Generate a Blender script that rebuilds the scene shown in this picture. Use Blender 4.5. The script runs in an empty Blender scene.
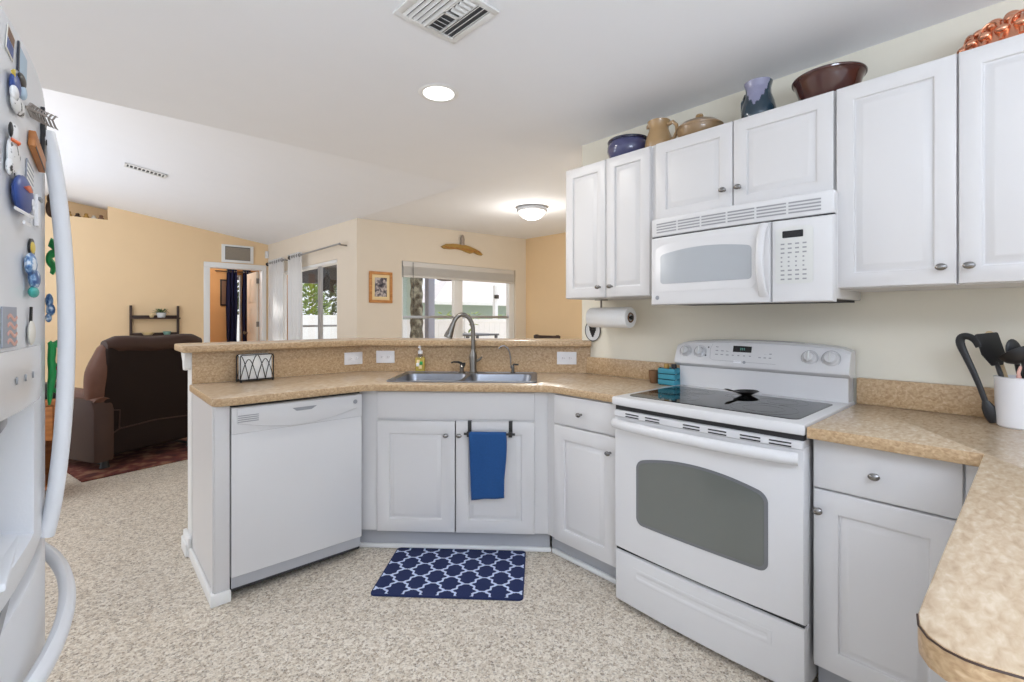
import bpy, bmesh, math, random
from mathutils import Vector, Matrix
random.seed(7)
C = bpy.context.scene.collection
R = math.radians
S2 = math.sqrt(2)

# ------------------------------------------------------------------ camera, world, exposure
cam_d = bpy.data.cameras.new('camera')
cam_d.sensor_width = 36.0
cam_d.lens = 475.0 / 1024 * 36
cam_d.shift_y = -24.0 / 1024
cam_d.clip_start = 0.02
cam = bpy.data.objects.new('camera', cam_d)
C.objects.link(cam)
cam.location = (0, 0, 1.27)
cam.rotation_euler = (R(90), 0, R(-42))
bpy.context.scene.camera = cam

vs = bpy.context.scene.view_settings
vs.view_transform = 'Standard'
vs.look = 'None'
vs.gamma = 1.0
vs.use_curve_mapping = False
vs.exposure = 0.09

world = bpy.data.worlds.new('sky')
bpy.context.scene.world = world
world.use_nodes = True
wn = world.node_tree.nodes
wn.clear()
w_out = wn.new('ShaderNodeOutputWorld')
w_bg = wn.new('ShaderNodeBackground')
w_bg.inputs['Color'].default_value = (0.94, 0.985, 1.07, 1)
w_bg.inputs['Strength'].default_value = 1.1
world.node_tree.links.new(w_bg.outputs[0], w_out.inputs[0])

# two added upward fill lights, with no fixture, wash the ceilings
for n_, p_, e_ in (('ceiling_fill', (-.6, -1.5, 1.4), 128), ('ceiling_fill', (-2.2, 6.6, 0.9), 70)):
    ld_ = bpy.data.lights.new(n_, 'AREA')
    ld_.energy = e_
    ld_.shape = 'DISK'
    ld_.size = 1.6
    ld_.color = (.82, .95, 1.14)
    lo_ = bpy.data.objects.new(n_, ld_)
    C.objects.link(lo_)
    lo_.location = p_
    lo_.rotation_euler = (R(180), 0, 0)

sun_d = bpy.data.lights.new('sun', 'SUN')
sun_d.energy = 4.5
sun_d.angle = R(3)
sun_d.color = (1, 0.96, 0.9)
sun = bpy.data.objects.new('sun', sun_d)
C.objects.link(sun)
sun.rotation_euler = Vector((-.62, -.28, -.74)).to_track_quat('-Z', 'Y').to_euler()   # high sun over the yard


def lamp(name, kind, loc, energy, size=0.15, color=(1, 0.97, 0.92), rot=(0, 0, 0)):
    d = bpy.data.lights.new(name, kind)
    d.energy = energy
    d.color = color
    if kind == 'AREA':
        d.shape = 'DISK'
        d.size = size
    else:
        d.shadow_soft_size = size
    o = bpy.data.objects.new(name, d)
    C.objects.link(o)
    o.location = loc
    o.rotation_euler = rot
    return o


# ------------------------------------------------------------------ materials
def lin(c):
    c = c / 255.0
    return c / 12.92 if c <= 0.04045 else ((c + 0.055) / 1.055) ** 2.4


def rgb(r, g, b):
    return (lin(r), lin(g), lin(b), 1.0)


MATS = {}


def mat(name, col, rough=0.5, metal=0.0, var=0.04, scale=6.0, bump=0.0, bscale=200.0, spec=0.5, trans=0.0, coat=0.0, emit=None, estr=0.0):
    """principled material whose colour is varied a little by a noise texture"""
    m = bpy.data.materials.new(name)
    m.use_nodes = True
    nt = m.node_tree
    b = nt.nodes['Principled BSDF']
    b.inputs['Roughness'].default_value = rough
    b.inputs['Metallic'].default_value = metal
    b.inputs['Specular IOR Level'].default_value = spec
    b.inputs['Transmission Weight'].default_value = trans
    b.inputs['Coat Weight'].default_value = coat
    tc = nt.nodes.new('ShaderNodeTexCoord')
    no = nt.nodes.new('ShaderNodeTexNoise')
    no.inputs['Scale'].default_value = scale
    no.inputs['Detail'].default_value = 3
    nt.links.new(tc.outputs['Object'], no.inputs['Vector'])
    mx = nt.nodes.new('ShaderNodeMix')
    mx.data_type = 'RGBA'
    mx.inputs[6].default_value = tuple(max(0, c * (1 - var)) for c in col[:3]) + (1,)
    mx.inputs[7].default_value = tuple(min(1, c * (1 + var)) for c in col[:3]) + (1,)
    nt.links.new(no.outputs['Fac'], mx.inputs[0])
    nt.links.new(mx.outputs[2], b.inputs['Base Color'])
    if bump:
        n2 = nt.nodes.new('ShaderNodeTexNoise')
        n2.inputs['Scale'].default_value = bscale
        nt.links.new(tc.outputs['Object'], n2.inputs['Vector'])
        bp = nt.nodes.new('ShaderNodeBump')
        bp.inputs['Strength'].default_value = bump
        bp.inputs['Distance'].default_value = 0.002
        nt.links.new(n2.outputs['Fac'], bp.inputs['Height'])
        nt.links.new(bp.outputs[0], b.inputs['Normal'])
    if emit:
        b.inputs['Emission Color'].default_value = emit
        b.inputs['Emission Strength'].default_value = estr
    MATS[name] = m
    return m


def ramp_mat(name, stops, scale, rough=0.4, detail=5, stretch=(1, 1, 1), dist=0.0, rotz=0.0):
    """mottled material: noise through a colour ramp"""
    m = bpy.data.materials.new(name)
    m.use_nodes = True
    nt = m.node_tree
    b = nt.nodes['Principled BSDF']
    b.inputs['Roughness'].default_value = rough
    tc = nt.nodes.new('ShaderNodeTexCoord')
    mp = nt.nodes.new('ShaderNodeMapping')
    mp.inputs['Scale'].default_value = stretch
    mp.inputs['Rotation'].default_value = (0, 0, rotz)
    no = nt.nodes.new('ShaderNodeTexNoise')
    no.inputs['Scale'].default_value = scale
    no.inputs['Detail'].default_value = detail
    no.inputs['Distortion'].default_value = dist
    cr = nt.nodes.new('ShaderNodeValToRGB')
    el = cr.color_ramp.elements
    while len(el) > 1:
        el.remove(el[-1])
    el[0].position, el[0].color = stops[0]
    for p, c in stops[1:]:
        e = el.new(p)
        e.color = c
    nt.links.new(tc.outputs['Object'], mp.inputs[0])
    nt.links.new(mp.outputs[0], no.inputs['Vector'])
    nt.links.new(no.outputs['Fac'], cr.inputs[0])
    nt.links.new(cr.outputs[0], b.inputs['Base Color'])
    MATS[name] = m
    return m


def terrazzo_mat():
    m = bpy.data.materials.new('terrazzo')
    m.use_nodes = True
    nt = m.node_tree
    b = nt.nodes['Principled BSDF']
    b.inputs['Roughness'].default_value = 0.38
    tc = nt.nodes.new('ShaderNodeTexCoord')
    cols = []
    for sc, stops in ((95.0, [(0, rgb(135, 121, 105)), (0.14, rgb(185, 169, 148)), (0.4, rgb(213, 202, 185)), (0.72, rgb(232, 224, 211))]),
                      (210.0, [(0, rgb(120, 107, 94)), (0.16, rgb(196, 182, 163)), (0.5, rgb(224, 216, 201))])):
        vo = nt.nodes.new('ShaderNodeTexVoronoi')
        vo.inputs['Scale'].default_value = sc
        nt.links.new(tc.outputs['Object'], vo.inputs['Vector'])
        sp = nt.nodes.new('ShaderNodeSeparateColor')
        nt.links.new(vo.outputs['Color'], sp.inputs[0])
        cr = nt.nodes.new('ShaderNodeValToRGB')
        cr.color_ramp.interpolation = 'CONSTANT'
        el = cr.color_ramp.elements
        el[0].position, el[0].color = stops[0]
        el[1].position, el[1].color = stops[1]
        for p, c in stops[2:]:
            e = el.new(p)
            e.color = c
        nt.links.new(sp.outputs[0], cr.inputs[0])
        cols.append(cr)
    mx = nt.nodes.new('ShaderNodeMix')
    mx.data_type = 'RGBA'
    mx.inputs[0].default_value = 0.5
    nt.links.new(cols[0].outputs[0], mx.inputs[6])
    nt.links.new(cols[1].outputs[0], mx.inputs[7])
    nt.links.new(mx.outputs[2], b.inputs['Base Color'])
    MATS['terrazzo'] = m
    return m


terrazzo_mat()
mat('cab_white', rgb(214, 212, 211), 0.38, var=0.012)
mat('appliance_white', rgb(217, 216, 216), 0.25, var=0.01, coat=0.2)
mat('fridge_white', rgb(226, 228, 232), 0.3, var=0.01, bump=0.08, bscale=260)
mat('grey_plastic', rgb(150, 152, 156), 0.4)
mat('kick_grey', rgb(176, 177, 181), 0.45)
mat('trim_white', rgb(236, 236, 234), 0.4, var=0.01)
mat('ceiling_paint', rgb(242, 243, 246), 0.85, var=0.012, bump=0.05, bscale=60)
mat('cream_wall', rgb(232, 227, 211), 0.8, var=0.015, bump=0.08, bscale=90)
mat('beige_wall', rgb(228, 216, 198), 0.8, var=0.015, bump=0.08, bscale=90)
mat('orange_wall', rgb(236, 206, 164), 0.8, var=0.02, bump=0.08, bscale=90)
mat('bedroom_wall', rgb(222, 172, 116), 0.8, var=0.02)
ramp_mat('laminate', [(0.28, rgb(175, 151, 123)), (0.44, rgb(191, 168, 140)), (0.56, rgb(198, 177, 150)), (0.74, rgb(212, 195, 171))], 75, 0.26, 8, (0.5, 1.25, 1), 0.4, R(-35))
ramp_mat('laminate_edge', [(0.30, rgb(162, 130, 94)), (0.46, rgb(182, 152, 115)), (0.58, rgb(194, 165, 128)), (0.74, rgb(209, 184, 150))], 85, 0.38, 6, (1, 1, 1.4), 0.6)
ramp_mat('backsplash', [(0.30, rgb(164, 132, 96)), (0.45, rgb(184, 154, 117)), (0.58, rgb(197, 169, 133)), (0.74, rgb(211, 188, 156))], 80, 0.36, 6, (1, 1, 1.2), 0.8)
mat('nickel', rgb(138, 136, 134), 0.24, 1.0)
mat('steel', rgb(150, 153, 160), 0.34, 1.0, var=0.06, scale=20)
mat('brushed', rgb(132, 128, 122), 0.3, 1.0)
mat('black_metal', rgb(30, 28, 27), 0.45)
mat('black_plastic', rgb(26, 26, 28), 0.4)
mat('black_glass', rgb(10, 11, 12), 0.05, spec=0.3)
mat('ring_grey', rgb(52, 53, 56), 0.2)
mat('oven_glass', rgb(106, 109, 104), 0.08, var=0.1, scale=3, spec=0.7)
mat('oven_frame', rgb(112, 113, 116), 0.2)
mat('mw_glass', rgb(172, 176, 180), 0.18, var=0.03)
mat('mw_panel', rgb(212, 212, 208), 0.35)
mat('print_grey', rgb(150, 150, 152), 0.5)
mat('display', rgb(20, 21, 24), 0.15)
mat('display_digits', rgb(90, 150, 140), 0.4)
mat('gap_dark', rgb(44, 43, 44), 0.7)
mat('paper_white', rgb(240, 240, 238), 0.85)
mat('towel_blue', rgb(30, 76, 132), 0.95, var=0.15, scale=120, bump=0.5, bscale=500)
mat('rug_navy', rgb(30, 42, 84), 0.95, var=0.12, scale=200, bump=0.4, bscale=600)
mat('rug_line', rgb(196, 208, 234), 0.95, var=0.05, scale=200)
mat('outlet_white', rgb(240, 240, 242), 0.35, var=0.005)
mat('slot_grey', rgb(150, 150, 152), 0.5)
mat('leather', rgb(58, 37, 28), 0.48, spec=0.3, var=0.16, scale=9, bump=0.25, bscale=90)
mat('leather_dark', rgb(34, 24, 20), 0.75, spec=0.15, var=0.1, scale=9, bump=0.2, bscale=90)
mat('leather_highlight', rgb(94, 62, 48), 0.45, spec=0.3, var=0.2, scale=14, bump=0.25, bscale=90)  # paler leather: highlight on arm tops and wings put into the colour
ramp_mat('red_rug', [(0.35, rgb(60, 26, 22)), (0.5, rgb(96, 44, 34)), (0.62, rgb(130, 92, 70))], 9, 0.95)
mat('dark_wood', rgb(58, 38, 28), 0.5, var=0.2, scale=12)
ramp_mat('orange_wood', [(0.3, rgb(150, 90, 42)), (0.6, rgb(186, 120, 62)), (0.8, rgb(200, 138, 78))], 5, 0.45, 4, (1, 1, 8))
ramp_mat('oak', [(0.3, rgb(176, 112, 50)), (0.7, rgb(212, 150, 82))], 12, 0.45, 4, (1, 1, 5))
mat('mat_cream', rgb(238, 214, 164), 0.8)
ramp_mat('art', [(0.36, rgb(46, 44, 54)), (0.5, rgb(120, 112, 116)), (0.6, rgb(214, 204, 198)), (0.7, rgb(90, 60, 50))], 22, 0.6)
mat('navy_curtain', rgb(22, 26, 66), 0.9, var=0.15)
mat('sheer', rgb(246, 246, 247), 0.9, var=0.03, scale=30)
mat('blind', rgb(214, 210, 204), 0.6)
mat('alu', rgb(168, 170, 174), 0.35, 0.6)
mat('vent_white', rgb(226, 226, 224), 0.5)
mat('vent_dark', rgb(86, 86, 88), 0.8)
mat('vent_tan', rgb(176, 164, 146), 0.7)
mat('gold_wood', rgb(170, 134, 66), 0.5, var=0.25, scale=16)
mat('plaque_grey', rgb(158, 144, 132), 0.5)
mat('glaze_blue', rgb(74, 76, 112), 0.18, var=0.25, scale=14, coat=0.4)
mat('glaze_navy', rgb(34, 34, 58), 0.18, coat=0.4)
mat('glaze_tan', rgb(172, 140, 98), 0.3, var=0.15, scale=14, coat=0.3)
mat('glaze_brown_tan', rgb(150, 122, 88), 0.3, var=0.15, scale=14, coat=0.3)
mat('glaze_teal', rgb(34, 56, 70), 0.15, var=0.4, scale=18, coat=0.5)
mat('glaze_lilac', rgb(140, 140, 166), 0.2, var=0.15, scale=24, coat=0.5)
mat('glaze_brown', rgb(74, 40, 34), 0.12, var=0.15, scale=8, coat=0.6)
mat('copper', rgb(224, 164, 134), 0.26, 1.0, var=0.15, scale=20)
mat('crock_white', rgb(232, 232, 234), 0.25, coat=0.3)
mat('spoon_wood', rgb(206, 180, 140), 0.6)
mat('pink_plastic', rgb(216, 170, 156), 0.5)
mat('red_plastic', rgb(190, 36, 34), 0.4)
mat('turquoise', rgb(58, 142, 162), 0.55, var=0.12, scale=30)
mat('basket_brown', rgb(120, 86, 56), 0.7)
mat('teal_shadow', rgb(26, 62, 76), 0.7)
mat('soap_yellow', rgb(226, 200, 96), 0.12, trans=0.35)
mat('clear', rgb(240, 242, 244), 0.05, trans=0.9)
mat('lamp_glow', rgb(255, 252, 245), 0.5, emit=(1, 0.97, 0.92, 1), estr=3.0)
mat('dome_glow', rgb(255, 252, 245), 0.5, emit=(1, 0.97, 0.93, 1), estr=1.25)
mat('green_plastic', rgb(40, 160, 82), 0.4, var=0.15, scale=40)
mat('yellow', rgb(224, 198, 84), 0.45)
mat('teal', rgb(64, 168, 160), 0.45, var=0.1, scale=60)
ramp_mat('blue_white', [(0.42, rgb(52, 90, 146)), (0.52, rgb(120, 160, 200)), (0.6, rgb(226, 232, 240))], 60, 0.4)
mat('blue', rgb(44, 72, 140), 0.35)
mat('orange', rgb(222, 104, 52), 0.4)
ramp_mat('spotted', [(0.38, rgb(40, 38, 40)), (0.42, rgb(230, 230, 230))], 60, 0.4)
mat('feather_grey', rgb(150, 142, 136), 0.8, var=0.25, scale=60)
mat('pale_blue', rgb(176, 198, 216), 0.5)
mat('brown_fig', rgb(128, 98, 78), 0.6, var=0.2, scale=60)
mat('flag_grey', rgb(156, 160, 170), 0.5)
mat('cream_fig', rgb(226, 222, 212), 0.5)
mat('leaf', rgb(72, 104, 60), 0.6, var=0.25, scale=20)
mat('pot_white', rgb(214, 216, 216), 0.4)
mat('dish_green', rgb(132, 170, 158), 0.4)
mat('dish_cream', rgb(226, 200, 150), 0.4)
mat('fence_white', rgb(244, 245, 246), 0.5)
mat('house_green', rgb(158, 176, 166), 0.8)
mat('roof_tile', rgb(206, 202, 204), 0.85)
mat('post_blue', rgb(150, 156, 176), 0.6)
ramp_mat('palm_bark', [(0.36, rgb(40, 38, 36)), (0.5, rgb(88, 90, 84)), (0.62, rgb(150, 150, 136))], 9, 0.9)
mat('shrub', rgb(128, 150, 66), 0.7, var=0.35, scale=8)
mat('shrub_dark', rgb(84, 98, 68), 0.7, var=0.4, scale=8)
mat('patio', rgb(222, 218, 208), 0.8)
mat('lanai_dark', rgb(92, 96, 104), 0.8)
mat('navy_pot', rgb(40, 44, 60), 0.4)
mat('gold_fig', rgb(190, 150, 80), 0.4, 0.4)


def pane_mat():
    m = bpy.data.materials.new('window_glass')
    m.use_nodes = True
    nt = m.node_tree
    nt.nodes.clear()
    out = nt.nodes.new('ShaderNodeOutputMaterial')
    tr = nt.nodes.new('ShaderNodeBsdfTransparent')
    gl = nt.nodes.new('ShaderNodeBsdfGlossy')
    gl.inputs['Roughness'].default_value = 0.02
    mx = nt.nodes.new('ShaderNodeMixShader')
    mx.inputs[0].default_value = 0.05
    nt.links.new(tr.outputs[0], mx.inputs[1])
    nt.links.new(gl.outputs[0], mx.inputs[2])
    nt.links.new(mx.outputs[0], out.inputs[0])
    MATS['window_glass'] = m


pane_mat()


def sheer_mat():
    m = MATS['sheer']
    nt = m.node_tree
    b = nt.nodes['Principled BSDF']
    out = [n for n in nt.nodes if n.type == 'OUTPUT_MATERIAL'][0]
    tl = nt.nodes.new('ShaderNodeBsdfTranslucent')
    tl.inputs[0].default_value = (0.9, 0.9, 0.9, 1)
    mx = nt.nodes.new('ShaderNodeMixShader')
    mx.inputs[0].default_value = 0.72
    nt.links.new(b.outputs[0], mx.inputs[1])
    nt.links.new(tl.outputs[0], mx.inputs[2])
    nt.links.new(mx.outputs[0], out.inputs[0])


sheer_mat()


# ------------------------------------------------------------------ mesh builder
class MB:
    def __init__(self):
        self.v = []
        self.f = []
        self.mi = []
        self.cur = 0

    def m(self, i):
        self.cur = i
        return self

    def add(self, vs_, fs_):
        o = len(self.v)
        self.v += [tuple(p) for p in vs_]
        for f in fs_:
            self.f.append([i + o for i in f])
            self.mi.append(self.cur)
        return self

    def box(self, x0, x1, y0, y1, z0, z1, bev=0.0, seg=2, M=None):
        if x1 < x0: x0, x1 = x1, x0
        if y1 < y0: y0, y1 = y1, y0
        if z1 < z0: z0, z1 = z1, z0
        if bev <= 0:
            vs_ = [(x0, y0, z0), (x1, y0, z0), (x1, y1, z0), (x0, y1, z0), (x0, y0, z1), (x1, y0, z1), (x1, y1, z1), (x0, y1, z1)]
            if M is not None: vs_ = [M @ Vector(p) for p in vs_]
            return self.add(vs_, [(3, 2, 1, 0), (4, 5, 6, 7), (0, 1, 5, 4), (1, 2, 6, 5), (2, 3, 7, 6), (3, 0, 4, 7)])
        bm = bmesh.new()
        bmesh.ops.create_cube(bm, size=1)
        for v in bm.verts:
            v.co = Vector(((x0 + x1) / 2 + v.co.x * (x1 - x0), (y0 + y1) / 2 + v.co.y * (y1 - y0), (z0 + z1) / 2 + v.co.z * (z1 - z0)))
        b = min(bev, 0.49 * min(x1 - x0, y1 - y0, z1 - z0))
        bmesh.ops.bevel(bm, geom=bm.edges[:], offset=b, segments=seg, profile=0.5, affect='EDGES')
        return self.take(bm, M)

    def take(self, bm, M=None):
        bm.verts.index_update()
        vs_ = [(M @ v.co if M is not None else v.co.copy()) for v in bm.verts]
        fs_ = [[v.index for v in f.verts] for f in bm.faces]
        bm.free()
        return self.add(vs_, fs_)

    def frame(self, p0, p1):
        z = (Vector(p1) - Vector(p0)).normalized()
        a = Vector((0, 0, 1)) if abs(z.z) < 0.95 else Vector((1, 0, 0))
        x = a.cross(z).normalized()
        return x, z.cross(x), z

    def cyl(self, p0, p1, r0, r1=None, seg=20, cap=True):
        r1 = r0 if r1 is None else r1
        x, y, z = self.frame(p0, p1)
        p0, p1 = Vector(p0), Vector(p1)
        vs_ = []
        for p, r in ((p0, r0), (p1, r1)):
            for i in range(seg):
                a = 2 * math.pi * i / seg
                vs_.append(p + x * (r * math.cos(a)) + y * (r * math.sin(a)))
        fs_ = [(i, (i + 1) % seg, seg + (i + 1) % seg, seg + i) for i in range(seg)]
        if cap:
            fs_.append(list(range(seg))[::-1])
            fs_.append(list(range(seg, 2 * seg)))
        return self.add(vs_, fs_)

    def lathe(self, prof, o=(0, 0, 0), axis=(0, 0, 1), seg=28, sx=1.0, sy=1.0):
        """prof: (radius, height) pairs from bottom to top; end radii of 0 close it"""
        o = Vector(o)
        x, y, z = self.frame(o, o + Vector(axis))
        if abs(Vector(axis).normalized().z) > 0.95:
            x, y, z = Vector((1, 0, 0)), Vector((0, 1, 0)), Vector((0, 0, 1 if axis[2] > 0 else -1))
        vs_, rings = [], []
        for r, h in prof:
            if r <= 1e-6:
                rings.append([len(vs_)])
                vs_.append(o + z * h)
            else:
                rings.append(list(range(len(vs_), len(vs_) + seg)))
                for i in range(seg):
                    a = 2 * math.pi * i / seg
                    vs_.append(o + x * (r * sx * math.cos(a)) + y * (r * sy * math.sin(a)) + z * h)
        fs_ = []
        for a, b in zip(rings[:-1], rings[1:]):
            if len(a) == 1 and len(b) == 1: continue
            for i in range(seg):
                j = (i + 1) % seg
                if len(a) == 1: fs_.append((a[0], b[j], b[i]))
                elif len(b) == 1: fs_.append((a[i], a[j], b[0]))
                else: fs_.append((a[i], a[j], b[j], b[i]))
        if len(rings[0]) > 1: fs_.append(rings[0][::-1])
        if len(rings[-1]) > 1: fs_.append(rings[-1])
        return self.add(vs_, fs_)

    def ell(self, c, r, seg=16, rings=10, M=None):
        vs_, fs_ = [], []
        for j in range(rings + 1):
            t = math.pi * j / rings
            for i in range(seg):
                a = 2 * math.pi * i / seg
                p = Vector((c[0] + r[0] * math.sin(t) * math.cos(a), c[1] + r[1] * math.sin(t) * math.sin(a), c[2] - r[2] * math.cos(t)))
                vs_.append(M @ p if M is not None else p)
        for j in range(rings):
            for i in range(seg):
                k = (i + 1) % seg
                fs_.append((j * seg + i, j * seg + k, (j + 1) * seg + k, (j + 1) * seg + i))
        return self.add(vs_, fs_)

    def tube(self, pts, r, seg=8, closed=False, sq=None):
        """swept round tube; r may be a list; sq=(a,b) sweeps a flat oval a by b"""
        pts = [Vector(p) for p in pts]
        n = len(pts)
        rr = r if isinstance(r, (list, tuple)) else [r] * n
        vs_ = []
        px = None
        for i, p in enumerate(pts):
            if closed:
                t = (pts[(i + 1) % n] - pts[i - 1])
            else:
                t = pts[min(i + 1, n - 1)] - pts[max(i - 1, 0)]
            t.normalize()
            if px is None:
                a = Vector((0, 0, 1)) if abs(t.z) < 0.9 else Vector((1, 0, 0))
                px = a.cross(t).normalized()
            else:
                px = (px - t * px.dot(t))
                px.normalize()
            py = t.cross(px)
            for k in range(seg):
                a = 2 * math.pi * k / seg
                if sq: vs_.append(p + px * (sq[0] * rr[i] * math.cos(a)) + py * (sq[1] * rr[i] * math.sin(a)))
                else: vs_.append(p + px * (rr[i] * math.cos(a)) + py * (rr[i] * math.sin(a)))
        fs_ = []
        for i in range(n if closed else n - 1):
            j = (i + 1) % n
            for k in range(seg):
                l = (k + 1) % seg
                fs_.append((i * seg + k, i * seg + l, j * seg + l, j * seg + k))
        if not closed:
            fs_.append(list(range(seg))[::-1])
            fs_.append(list(range((n - 1) * seg, n * seg)))
        return self.add(vs_, fs_)

    def prism(self, poly, h0, h1, axis='z', bev=0.0, seg=2, M=None):
        """extrude a 2-D polygon: axis z -> (a,b,h); axis y -> (a,h,b) ; axis x -> (h,a,b)"""
        def P(a, b, h):
            return (a, b, h) if axis == 'z' else ((a, h, b) if axis == 'y' else (h, a, b))
        bm = bmesh.new()
        lo = [bm.verts.new(P(a, b, h0)) for a, b in poly]
        hi = [bm.verts.new(P(a, b, h1)) for a, b in poly]
        n = len(poly)
        bm.faces.new(lo[::-1])
        bm.faces.new(hi)
        for i in range(n):
            bm.faces.new((lo[i], lo[(i + 1) % n], hi[(i + 1) % n], hi[i]))
        bmesh.ops.recalc_face_normals(bm, faces=bm.faces[:])
        if bev > 0:
            es = [e for e in bm.edges if (e.verts[0] in lo and e.verts[1] in lo) or (e.verts[0] in hi and e.verts[1] in hi)]
            bmesh.ops.bevel(bm, geom=es, offset=bev, segments=seg, profile=0.5, affect='EDGES')
        return self.take(bm, M)

    def rings(self, x0, x1, z0, z1, steps, bow=None, nx=1):
        """front built of nested rectangles: steps = (inset, y); capped at both ends"""
        vs_, n = [], len(steps)
        for ins, y in steps:
            a, b, c, d = x0 + ins, x1 - ins, z0 + ins, z1 - ins
            loop = [(a + (b - a) * i / nx, c) for i in range(nx)] + [(b, c)] + [(b - (b - a) * i / nx, d) for i in range(nx)] + [(a, d)]
            for px, pz in loop:
                vs_.append((px, y + (bow(px) if bow else 0), pz))
        L = 2 * nx + 2
        fs_ = []
        for k in range(n - 1):
            for i in range(L):
                j = (i + 1) % L
                fs_.append((k * L + i, k * L + j, (k + 1) * L + j, (k + 1) * L + i))
        for k in (0, n - 1):
            o = k * L
            for i in range(nx):
                q = [o + i, o + i + 1, o + 2 * nx - i, o + 2 * nx + 1 - i]
                fs_.append(q if k else q[::-1])
        return self.add(vs_, fs_)

    def build(self, name, mats, parent=None, smooth=35, loc=None, rotz=0.0, recalc=True):
        me = bpy.data.meshes.new(name)
        me.from_pydata(self.v, [], self.f)
        if recalc:
            bm = bmesh.new()
            bm.from_mesh(me)
            bmesh.ops.recalc_face_normals(bm, faces=bm.faces[:])
            bm.to_mesh(me)
            bm.free()
        if not isinstance(mats, (list, tuple)): mats = [mats]
        for k in mats: me.materials.append(MATS[k])
        me.polygons.foreach_set('material_index', self.mi)
        if smooth:
            me.polygons.foreach_set('use_smooth', [True] * len(me.polygons))
            me.set_sharp_from_angle(angle=R(smooth))
        me.update()
        o = bpy.data.objects.new(name, me)
        C.objects.link(o)
        if parent: o.parent = parent
        if loc: o.location = loc
        if rotz: o.rotation_euler = (0, 0, rotz)
        return o


def thing(name, label, cat, loc=(0, 0, 0), rotz=0.0, group=None):
    o = bpy.data.objects.new(name, None)
    o.empty_display_size = 0.05
    C.objects.link(o)
    o.location = loc
    o.rotation_euler = (0, 0, rotz)
    return tag(o, label, cat, group)


def tag(o, label, cat, group=None):
    o['label'] = label
    o['category'] = cat
    if group: o['group'] = group
    return o


def struct(o):
    o['kind'] = 'structure'
    return o


def round_poly(pts, seg=6):
    """pts: (x, y, radius) - corners rounded with arcs"""
    out = []
    n = len(pts)
    for i in range(n):
        x, y, r = pts[i]
        p = Vector((x, y))
        if r <= 0:
            out.append((x, y))
            continue
        a = Vector(pts[i - 1][:2]) - p
        b = Vector(pts[(i + 1) % n][:2]) - p
        a.normalize()
        b.normalize()
        ang = a.angle(b)
        d = r / math.tan(ang / 2)
        bis = (a + b).normalized()
        c = p + bis * (r / math.sin(ang / 2))
        s = p + a * d - c
        e = p + b * d - c
        tot = s.angle_signed(e)
        for k in range(seg + 1):
            t = -tot * k / seg
            v = Vector((s.x * math.cos(t) - s.y * math.sin(t), s.x * math.sin(t) + s.y * math.cos(t)))
            out.append(tuple(c + v))
    return out


def arc(c, r, a0, a1, n):
    return [(c[0] + r * math.cos(R(a0 + (a1 - a0) * i / n)), c[1] + r * math.sin(R(a0 + (a1 - a0) * i / n))) for i in range(n + 1)]


def crv(pts, rr, k=5):
    """smooth curve through points, with radii interpolated alongside"""
    pts = [Vector(p) for p in pts]
    sm_, rs_ = [], []
    for i in range(len(pts) - 1):
        a_, b_, c_, d_ = pts[max(i - 1, 0)], pts[i], pts[i + 1], pts[min(i + 2, len(pts) - 1)]
        for j in range(k):
            t = j / k
            sm_.append(.5 * (2 * b_ + (c_ - a_) * t + (2 * a_ - 5 * b_ + 4 * c_ - d_) * t * t + (3 * b_ - a_ - 3 * c_ + d_) * t ** 3))
            u_ = t * t * (3 - 2 * t)
            rs_.append(rr[i] + (rr[i + 1] - rr[i]) * u_)
    return sm_ + [pts[-1]], rs_ + [rr[-1]]


def UV(u, v):
    """the diagonal sink frame: u along the sink front, v away from the cook"""
    return ((u + v) / S2, (v - u) / S2)


RZ_R = R(-90)     # fronts on the stove wall face -X
RZ_D = R(-45)     # sink front

# ------------------------------------------------------------------ setting
struct(MB().box(-4, 9, -4, 12.5, -0.1, 0).build('floor', 'terrazzo', smooth=0))
ZC = 2.375
cm = MB()
cm.box(-4, 2.45, -2.6, 3.2, ZC, ZC + 0.02)
cm.add([(2.36, 1.8, ZC), (5.2, 1.8, 2.46), (5.2, 5.44, 2.48), (2.36, 5.44, 2.424), (2.36, 1.8, ZC + .05), (5.2, 1.8, 2.52), (5.2, 5.44, 2.54), (2.36, 5.44, 2.47)],
       [(0, 1, 2, 3), (4, 5, 6, 7), (0, 1, 5, 4), (1, 2, 6, 5), (2, 3, 7, 6), (3, 0, 4, 7)])
struct(cm.build('ceiling', 'ceiling_paint', smooth=0))


def vault_z(x, y):
    if y < 5.32: zl = 2.378 + (y - 3.2) / 2.12 * 0.045
    else: zl = 2.423 + (y - 5.32) * 0.0258
    return zl + (2.36 - x) * 0.162


vm = MB()
xs, ys = (2.37, -4.0), (3.19, 5.32, 8.93, 9.5)
vv = [(x, y, vault_z(x, y)) for y in ys for x in xs]
vv2 = [(x, y, z + 0.05) for x, y, z in vv]
vm.add(vv + vv2, [(i * 2, i * 2 + 1, i * 2 + 3, i * 2 + 2) for i in range(3)] + [(8 + i * 2, 8 + i * 2 + 1, 8 + i * 2 + 3, 8 + i * 2 + 2) for i in range(3)] + [(0, 1, 9, 8), (6, 7, 15, 14)])
vm.add([(-4, 3.2, ZC), (2.36, 3.2, ZC), (2.36, 3.2, 2.42), (-4, 3.2, 3.44), (-4, 3.22, ZC), (2.36, 3.22, ZC), (2.36, 3.22, 2.42), (-4, 3.22, 3.44)], [(0, 1, 2, 3), (4, 5, 6, 7), (0, 1, 5, 4)])
struct(vm.build('ceiling', 'ceiling_paint', smooth=0))

# stove wall, its free end rounded
wp = round_poly([(2.39, -2.6, 0), (2.39, 1.985, 0.012), (2.51, 1.985, 0.012), (2.51, -2.6, 0)])
struct(MB().prism(wp, 0, ZC).build('wall_right', 'cream_wall', smooth=40))

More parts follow.
